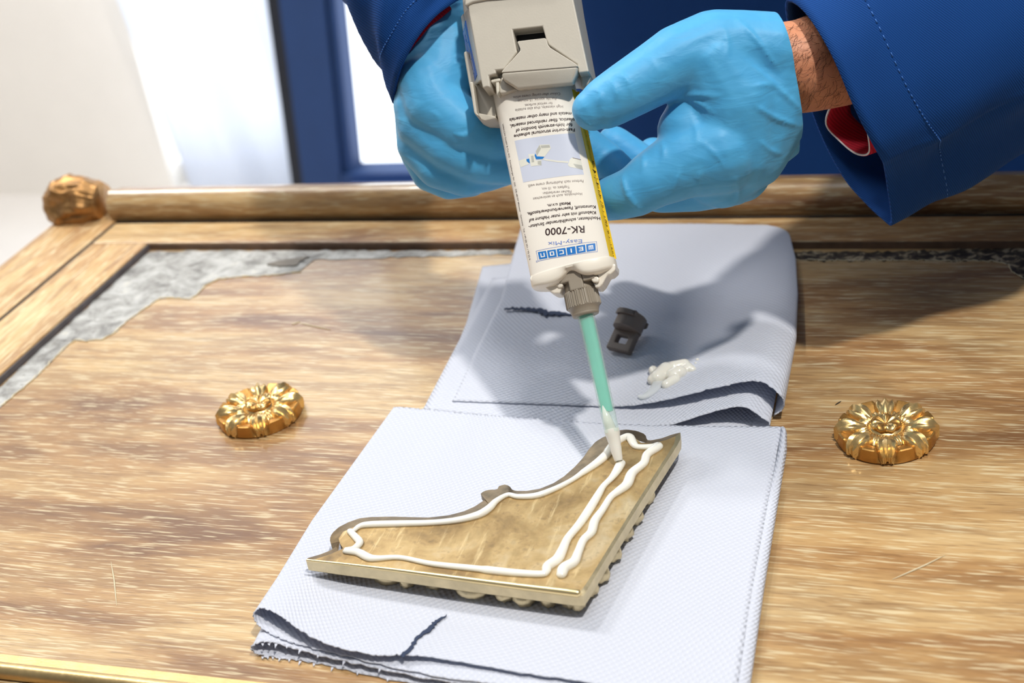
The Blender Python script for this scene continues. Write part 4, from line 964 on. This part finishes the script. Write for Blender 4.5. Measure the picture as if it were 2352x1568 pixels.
# blue sticker on the left flank: follows the side from the front edge backwards
def flank(px_top, px_bot, n): return [loc_(T(*px_top, n)), loc_(T(*px_bot, n))]
e0, e1 = T(*g1(190, 92), NF-.0018), T(*g1(352, 1000), NF-.0018); b0, b1 = T(*g1(98, 200), -.006), T(*g1(225, 1090), -.006)
shift = -TW*.0012
pn_ = unit(np.cross(e1-e0, b0-e0)); pn_ = pn_ if pn_@(CAM-e0) > 0 else -pn_
inn_ = [p-pn_*.003 for p in (e0, e1, b1, b0)]
sp = obj('side_panel', *prism(inn_, [e0, e1, b1, b0]), M['gun'], gun, False); mod_bevel(sp, .0006)
def onflank(px, off=.0003):
    d = ray(*px); return CAM+d*(((e0-CAM)@pn_)/(d@pn_))+pn_*off
sv = [onflank(g1(168, 255)), onflank(g1(310, 930)), onflank(g1(274, 1075)), onflank(g1(140, 410))]
o = obj('side_sticker', sv, [[0, 1, 2, 3]], M['blue_label'], gun, False); mm = o.modifiers.new('t', 'SOLIDIFY'); mm.thickness = .0006; mm.offset = 0
gs = []
for k in range(3):
    for i in range(34):
        if rng.rand() < .2: continue
        s = .06+.88*i/34; t = .25+.24*k; p = (A_(sv[0])*(1-s)+A_(sv[1])*s)*(1-t)+(A_(sv[3])*(1-s)+A_(sv[2])*s)*t
        e = unit(A_(sv[1])-A_(sv[0])); nn_ = unit(np.cross(e, A_(sv[3])-A_(sv[0]))); nn_ = nn_ if nn_@pn_ > 0 else -nn_
        d2 = np.cross(nn_, e); p = p+nn_*.0005; w2, h2 = .00022, .0006
        gs.append(([p-e*w2-d2*h2, p+e*w2-d2*h2, p+e*w2+d2*h2, p-e*w2+d2*h2], [[0, 1, 2, 3]]))
o = obj('sticker_print', *join_geo(*gs), M['white_ink'], gun, False); tag(o, kind='stuff')
# grip hidden in the fist, and the push rod housing running up out of the picture
ga = aT(1230, 60)
obj('grip', *tube([wld(-.012, ga-.012, -.016), wld(-.014, ga-.022, -.040), wld(-.018, ga-.036, -.078)], [.013, .014, .015], 20), M['gun'], gun, True)

# ------------------------------------------------------------------ the person
person = empty('person', (-.15, 1.30, ZF), 'person in a royal blue work coat and blue gloves, leaning over and squeezing out adhesive', 'person')
dT = depth(P0)
def C2(pts, n=16):
    """chain of rounded limbs: (px, py, depth, radius in px)"""
    out = []
    for a, b in zip(pts[:-1], pts[1:]):
        out.append(capsule(D(a[0], a[1], a[2]), D(b[0], b[1], b[2]), a[3]*a[2]/F, b[3]*b[2]/F, n))
    return out
# gloved hand at the right (thumb and fingers pinching the cartridge)
d0 = dT+.012
hand = []
hand += C2([(1362, 252, d0-.006, 50), (1392, 236, d0-.006, 61), (1432, 212, d0-.006, 66), (1500, 172, d0-.004, 73), (1560, 138, d0-.002, 82), (1640, 112, d0, 90), (1720, 110, d0, 86), (1780, 120, d0, 92)])   # thumb
hand += C2([(1640, 150, d0, 100), (1690, 230, d0+.004, 118), (1690, 330, d0+.010, 112), (1640, 390, d0+.016, 84)])                 # thenar / back of hand
hand += C2([(1780, 140, d0+.006, 108), (1760, 250, d0+.008, 104), (1716, 345, d0+.012, 96), (1660, 410, d0+.018, 70)])
hand += C2([(1800, 195, d0+.018, 100), (1770, 300, d0+.02, 84)])
hand += C2([(1650, 350, d0+.004, 100), (1580, 370, d0+.004, 86), (1500, 412, d0+.004, 68), (1462, 438, d0+.006, 60), (1420, 452, d0+.012, 54), (1370, 462, d0+.026, 48)])     # index
hand += C2([(1600, 240, d0+.006, 60), (1580, 300, d0+.006, 72), (1600, 350, d0+.006, 80)])  # web
hand += C2([(1680, 400, d0+.022, 74), (1600, 425, d0+.026, 62), (1520, 440, d0+.030, 50), (1440, 420, d0+.042, 46), (1390, 370, d0+.052, 46), (1340, 330, d0+.050, 44)])   # middle, curling behind
hand += C2([(1700, 395, d0+.030, 72), (1640, 425, d0+.045, 56), (1560, 425, d0+.062, 46), (1480, 380, d0+.074, 44), (1410, 330, d0+.074, 42)])       # ring
hand += C2([(1700, 380, d0+.045, 60), (1640, 410, d0+.064, 46), (1560, 400, d0+.080, 40), (1500, 350, d0+.088, 36)])      # little
# glove creases
def ridge(pts, r): return [tube(catmull([D(x, y, d) for x, y, d in pts], 14), r, 8)]
hv, hf = fused(hand, .00115, 6)
from mathutils.bvhtree import BVHTree
bvh = BVHTree.FromPolygons([Vector(p) for p in hv], hf)
def on_glove(bv_, px, lift=0.0):
    out = []
    for x, y in px:
        d = ray(x, y); hit = bv_.ray_cast(Vector(CAM), Vector(unit(d)))
        if hit[0] is not None: out.append(A_(hit[0])+A_(hit[1])*lift)
    return out
creases = []
def crease(bv_, px, r, store):
    P = on_glove(bv_, catmull(A_(px, float), 16))
    if len(P) > 5:
        P = A_(P); P[1:-1] = (P[:-2]+2*P[1:-1]+P[2:])/4
        store.append(tube(P, r*np.sin(np.linspace(.25, math.pi-.25, len(P)))+.0001, 8))
for px, r in [([(1430, 400), (1436, 430), (1452, 462), (1478, 488)], .0013), ([(1545, 228), (1590, 218), (1655, 222)], .0012), ([(1570, 225), (1610, 240), (1640, 262)], .0010), ([(1476, 350), (1478, 372), (1474, 395)], .0009), ([(1520, 320), (1525, 350), (1520, 372)], .0008),
              ([(1370, 195), (1380, 225), (1376, 245)], .0009), ([(1400, 180), (1416, 210), (1414, 232)], .0010), ([(1425, 165), (1444, 192), (1450, 222)], .0009), ([(1728, 150), (1760, 180), (1800, 205)], .0010), ([(1725, 200), (1770, 195), (1790, 215)], .0009), ([(1730, 240), (1780, 270), (1838, 290)], .0013), ([(1735, 160), (1800, 215), (1850, 262)], .0012), ([(1690, 40), (1740, 95), (1790, 165)], .0010), ([(1660, 60), (1672, 100), (1670, 130)], .0006), ([(1740, 320), (1770, 345), (1800, 355)], .0009), ([(1600, 320), (1640, 352), (1668, 390)], .0007), ([(1540, 445), (1556, 410), (1560, 385)], .0009), ([(1690, 405), (1696, 440), (1692, 468)], .0008), ([(1600, 440), (1604, 410), (1610, 390)], .0007), ([(1490, 130), (1510, 160), (1512, 190)], .0005), ([(1330, 262), (1350, 285), (1380, 290)], .0006), ([(1580, 250), (1600, 300), (1596, 340)], .0006)]:
    crease(bvh, px, r, creases)
cuffP = on_glove(bvh, [])
hv, hf = fused([(hv, hf)]+creases, .00095, 3, .45)
def cut(v, f, pn, po):
    bm = bmesh.new(); vs = [bm.verts.new(p) for p in v]
    for q in f: bm.faces.new([vs[i] for i in q])
    bmesh.ops.bisect_plane(bm, geom=bm.verts[:]+bm.edges[:]+bm.faces[:], plane_co=po, plane_no=pn, clear_outer=True)
    bm.verts.index_update(); V = A_([tuple(p.co) for p in bm.verts]); Fq = [[p.index for p in q.verts] for q in bm.faces]; bm.free(); return V, Fq
ca1, ca2 = ray(1800, 25), ray(1864, 275); pn = unit(np.cross(ca1, ca2)); pn = pn if pn@r_ > 0 else -pn
tilt = unit(pn+w_*.25)
hv, hf = cut(hv, hf, tilt, D(1830, 150, d0-.018))
gl_r = obj('glove', hv, hf, M['glove'], person, True); tag(gl_r, 'gloved hand pinching the cartridge with thumb and fingers')
gl_r['label'] = 'blue gloved hand pinching the cartridge from the right'
def ringloop(ctr, axis, rx, ry, ux, n=40, wob=0.):
    e1 = unit(ux-axis*(ux@axis)); e2 = np.cross(axis, e1)
    return A_([ctr+e1*rx*math.cos(a)+e2*ry*math.sin(a)*(1+wob*math.sin(3*a)) for a in np.linspace(0, 2*math.pi, n, endpoint=False)])
# wrist and forearm skin
arm = C2([(1740, 150, d0+.012, 92), (1850, 152, d0+.016, 108), (1930, 128, d0+.020, 116), (2050, 60, d0+.03, 128), (2250, -70, d0+.05, 150)], 20)
av, af = fused(arm, .0016, 8)
tag(obj('forearm', av, af, M['skin'], person, True), 'bare hairy wrist between the glove and the sleeve')
abvh = BVHTree.FromPolygons([Vector(p) for p in av], af)
hs = []
for k in range(360):
    x, y = rng.uniform(1800, 1960), rng.uniform(30, 280)
    P = []
    hit = abvh.ray_cast(Vector(CAM), Vector(unit(ray(x, y))))
    if hit[0] is None: continue
    ang = rng.normal(2.2, .5); L = rng.uniform(14, 34)
    hit2 = abvh.ray_cast(Vector(CAM), Vector(unit(ray(x+L*math.cos(ang)*.5, y+L*math.sin(ang)*.5)))); hit3 = abvh.ray_cast(Vector(CAM), Vector(unit(ray(x+L*math.cos(ang+.3), y+L*math.sin(ang+.3)))))
    if hit2[0] is None or hit3[0] is None: continue
    P = [A_(hit[0]), A_(hit2[0])+A_(hit2[1])*.0006, A_(hit3[0])+A_(hit3[1])*.0010]
    hs.append(tube(catmull(P, 5), [.00007, .00006, .00005, .00004, .00002], 3, cap=False, round_ends=False))
o = obj('arm_hair', *join_geo(*hs), M['hair'], person, False); tag(o, kind='stuff')
# coat sleeve at the right: wide open cuff
sv_d = d0
open_px = [(1806, 18, sv_d+.020), (1822, 6, sv_d+.006), (1862, 46, sv_d-.010), (1914, 134, sv_d-.018), (1962, 246, sv_d-.016), (2002, 326, sv_d-.010), (2024, 366, sv_d-.003), (2028, 374, sv_d+.000), (2031, 384, sv_d+.004), (2037, 420, sv_d+.014), (2048, 510, sv_d+.032), (2025, 500, sv_d+.040), (1985, 462, sv_d+.050), (1940, 410, sv_d+.058), (1895, 330, sv_d+.062), (1860, 240, sv_d+.058), (1825, 120, sv_d+.046)]
far_px = [(2150, -420, sv_d+.03), (2200, -430, sv_d+.01), (2260, -340, sv_d-.012), (2330, -190, sv_d-.022), (2420, -30, sv_d-.024), (2490, 70, sv_d-.018), (2535, 122, sv_d-.009), (2542, 132, sv_d-.004), (2545, 142, sv_d+.002), (2553, 170, sv_d+.016), (2570, 240, sv_d+.040), (2540, 230, sv_d+.055), (2490, 190, sv_d+.070), (2430, 120, sv_d+.080), (2360, 20, sv_d+.085), (2300, -120, sv_d+.08), (2210, -300, sv_d+.06)]
mid_px = [((a[0]*.62+b[0]*.38), (a[1]*.62+b[1]*.38), (a[2]*.62+b[2]*.38)) for a, b in zip(open_px, far_px)]
S = [catmull([D(*p) for p in q], 120, True) for q in (open_px, mid_px, far_px)]
S = [S[0]*(1-t)+S[1]*t for t in np.linspace(0, 1, 12)][:-1]+[S[1]*(1-t)+S[2]*t for t in np.linspace(0, 1, 14)]
S = A_(S)
for i in range(3, len(S)):
    for j in range(120): S[i, j] += .0016*math.sin(i*.55+j*.21)*min(1, (i-2)/5)*unit(S[i, j]-S[i].mean(0))
v, f = grid_geo(S, closed_u=True)
sl = obj('sleeve', v, f, M['coat'], person, True); mm = sl.modifiers.new('t', 'SOLIDIFY'); mm.thickness = .0016; mm.offset = 0
sl['label'] = 'wide royal blue sleeve with a stitched hem at the right'
# hem stitching
def stitches(S, row, j0, j1, parent, name='hem_stitch', r=.00028, off=.0012):
    gs = []; js = np.linspace(j0, j1, (j1-j0)*2+1)
    P = A_([S[row][int(j) % S.shape[1]]*(1-(j % 1))+S[row][(int(j)+1) % S.shape[1]]*(j % 1) for j in js]); c = S[row].mean(0)
    for a, b in zip(P[:-1:2], P[1::2]):
        n1 = unit((a+b)/2-c); gs.append(tube([a+n1*off, b+n1*off], r, 5, round_ends=False))
    o = obj(name, *join_geo(*gs), M['thread'], parent, True); tag(o, kind='stuff'); return o
stitches(S, 7, 8, 72, sl)
# red shirt cuff inside the sleeve
sh_o = catmull([D(*p) for p in [(1898, 285, d0+.046), (1928, 322, d0+.044), (1966, 352, d0+.030), (1996, 350, d0+.014), (1993, 300, d0+.006), (1985, 250, d0+.006), (1950, 225, d0+.018), (1912, 240, d0+.036)]], 48, True)
ax_s = D(2130, 200, d0+.02)-D(1950, 290, d0+.02)
S2 = A_([sh_o+(ax_s*.35)*t+(sh_o.mean(0)-sh_o)*(-.12)*t for t in np.linspace(0, 1, 6)])
v, f = grid_geo(S2, closed_u=True)
o = obj('shirt_cuff', v, f, M['shirt'], person, True); mm = o.modifiers.new('t', 'SOLIDIFY'); mm.thickness = .0012; mm.offset = 0
o['label'] = 'red shirt cuff inside the right-hand sleeve'
obj('cuff_edge', *tube(np.vstack([sh_o, sh_o[:2]]), .0005, 6, round_ends=False), M['shirt_edge'], o, True)

# gloved fist at the left, around the grip
df = dT+.060
fist = []
fist += C2([(965, -10, df+.045, 84), (1010, 70, df+.024, 98), (1022, 116, df+.012, 104), (1010, 190, df+.006, 98)], 20)      # wrist to back of hand
fist += C2([(1078, 92, df+.016, 92), (1105, 170, df+.02, 112), (1080, 250, df+.02, 110)], 20)
fist += C2([(985, 190, df, 76), (1000, 240, df-.004, 74), (1062, 290, df-.010, 62), (1120, 316, df-.008, 54), (1180, 322, df+.004, 50), (1240, 310, df+.014, 46)])      # index
fist += C2([(972, 240, df+.004, 70), (975, 282, df+.004, 66), (1030, 338, df-.004, 54), (1095, 372, df-.004, 48), (1165, 380, df+.006, 46), (1230, 360, df+.018, 44)])    # middle
fist += C2([(975, 270, df+.014, 70), (968, 330, df+.012, 58), (1006, 384, df+.006, 50), (1066, 410, df+.004, 42), (1120, 400, df+.014, 40), (1180, 380, df+.024, 40)])    # ring
fist += C2([(980, 290, df+.028, 66), (962, 345, df+.026, 46), (985, 400, df+.024, 40), (1030, 425, df+.022, 34), (1085, 420, df+.030, 32)])                  # little
fv, ff_ = fused(fist, .00105, 4)
fb = BVHTree.FromPolygons([Vector(p) for p in fv], ff_)
cr2 = []
for px, r in [([(1042, 306), (1060, 312), (1078, 306), (1096, 280)], .0011), ([(1046, 130), (1060, 134), (1068, 140)], .0009), ([(1044, 142), (1056, 148), (1068, 152)], .0008), ([(960, 70), (990, 40), (1040, 12), (1062, 6)], .0012), ([(985, 255), (1000, 262), (1010, 272)], .0007)]:
    crease(fb, px, r, cr2)
fv, ff_ = fused([(fv, ff_)]+cr2, .00095, 3, .45)
gl2 = obj('glove', fv, ff_, M['glove'], person, True); gl2['label'] = 'blue gloved fist gripping the dispenser from behind, at left'
# sleeve at the left
lo_px = [(1066, -6, df-.010), (1010, 30, df-.022), (962, 82, df-.024), (925, 145, df-.018), (908, 200, df-.006), (905, 236, df+.012), (930, 225, df+.055), (985, 140, df+.085), (1060, 40, df+.075), (1085, 0, df+.03)]
hi_px = [(1010, -330, df+.03), (930, -330, df-.01), (850, -280, df-.02), (775, -200, df-.01), (725, -120, df+.02), (745, -90, df+.06), (800, -110, df+.13), (900, -170, df+.18), (1000, -240, df+.16), (1040, -300, df+.09)]
S = [catmull([D(*p) for p in q], 96, True) for q in (lo_px, hi_px)]
md_px = [(1050, -100, df+.00), (985, -60, df-.022), (915, -10, df-.024), (872, 60, df-.014), (858, 96, df+.004), (858, 110, df+.03), (890, 90, df+.075), (960, 30, df+.11), (1040, -50, df+.10), (1070, -80, df+.05)]
Sm = catmull([D(*p) for p in md_px], 96, True)
S = A_([S[0]*(1-t)+Sm*t for t in np.linspace(0, 1, 9)][:-1]+[Sm*(1-t)+S[1]*t for t in np.linspace(0, 1, 12)])
for i in range(2, len(S)):
    for j in range(96): S[i, j] += .0022*math.sin(i*.8+j*.3)*min(1, i/6)*unit(S[i, j]-S[i].mean(0))
v, f = grid_geo(S, closed_u=True)
sl2 = obj('sleeve', v, f, M['coat'], person, True); mm = sl2.modifiers.new('t', 'SOLIDIFY'); mm.thickness = .0016; mm.offset = 0
sl2['label'] = 'royal blue sleeve above the gloved fist at left'
stitches(S, 5, 2, 40, sl2)
sh = catmull([D(*p) for p in [(1040, 20, df+.0), (985, 62, df-.008), (940, 116, df-.006), (918, 160, df+.004), (915, 190, df+.02), (940, 180, df+.05), (1000, 100, df+.07), (1050, 40, df+.05)]], 40, True)
axl = D(900, -60, df+.03)-D(970, 100, df+.01)
S2 = A_([sh+axl*.5*t for t in np.linspace(0, 1, 5)]); v, f = grid_geo(S2, closed_u=True)
o = obj('shirt_cuff', v, f, M['shirt'], person, True); mm = o.modifiers.new('t', 'SOLIDIFY'); mm.thickness = .0012; o['label'] = 'red shirt cuff inside the left-hand sleeve'
armL = C2([(985, 20, df+.040, 72), (930, -100, df+.07, 92), (860, -260, df+.10, 120)], 18)
v, f = fused(armL, .002, 6); obj('forearm', v, f, M['skin'], person, True)

def upper_arm(p, q, r0, r1):
    P = catmull([p, (A_(p)+A_(q))/2+A_([.02*np.sign(q[0]+.14), 0, .01]), q], 14)
    v, f = tube(P, np.linspace(r0, r1, 14), 28)
    v = A_(v); v = v+.003*np.sin(v*70)[:, [1, 2, 0]]
    return obj('sleeve', v, f, M['coat'], person, True)
upper_arm(D(2330, -150, d0+.03), (.13, 1.00, .40), .052, .085)['label'] = 'upper sleeve of the blue work coat, right of the picture'
upper_arm(D(885, -215, df+.085), (-.40, 1.00, .40), .052, .085)['label'] = 'upper sleeve of the blue work coat, left of the person'
# torso in the coat, leaning over the door; legs down to the floor; upper arms join the sleeves
def ell(c, rx, ry, tilt=0., n=40):
    return [A_([c[0]+rx*math.cos(a), c[1]+ry*math.sin(a)*math.cos(tilt), c[2]+ry*math.sin(a)*math.sin(tilt)]) for a in np.linspace(0, 2*math.pi, n, endpoint=False)]
tor = [((-.14, 1.26, -.68), .20, .15, 0), ((-.14, 1.25, -.40), .23, .16, 0), ((-.14, 1.22, -.12), .25, .17, 0), ((-.14, 1.17, .05), .25, .165, -.15), ((-.14, 1.10, .18), .255, .16, -.35), ((-.14, 1.00, .32), .27, .155, -.6), ((-.14, .89, .43), .26, .135, -.8), ((-.14, .81, .49), .17, .10, -.9), ((-.14, .77, .52), .07, .07, -.9)]
S = [ell(*t) for t in tor]; arr = A_(S)
S = A_([arr[min(int(q), len(arr)-2)]*(1-(q-min(int(q), len(arr)-2)))+arr[min(int(q), len(arr)-2)+1]*(q-min(int(q), len(arr)-2)) for q in np.linspace(0, len(arr)-1, 60)])
for i in range(60):
    for j in range(40): S[i, j, 1] += .004*math.sin(j*.9+i*.12)+.003*math.sin(i*.5)
v, f = grid_geo(S, closed_u=True); f.append(list(range(40))); f.append([59*40+i for i in range(40)])
coat = obj('coat', v, f, M['coat'], person, True); coat['label'] = 'dark shaded front of the royal blue work coat'
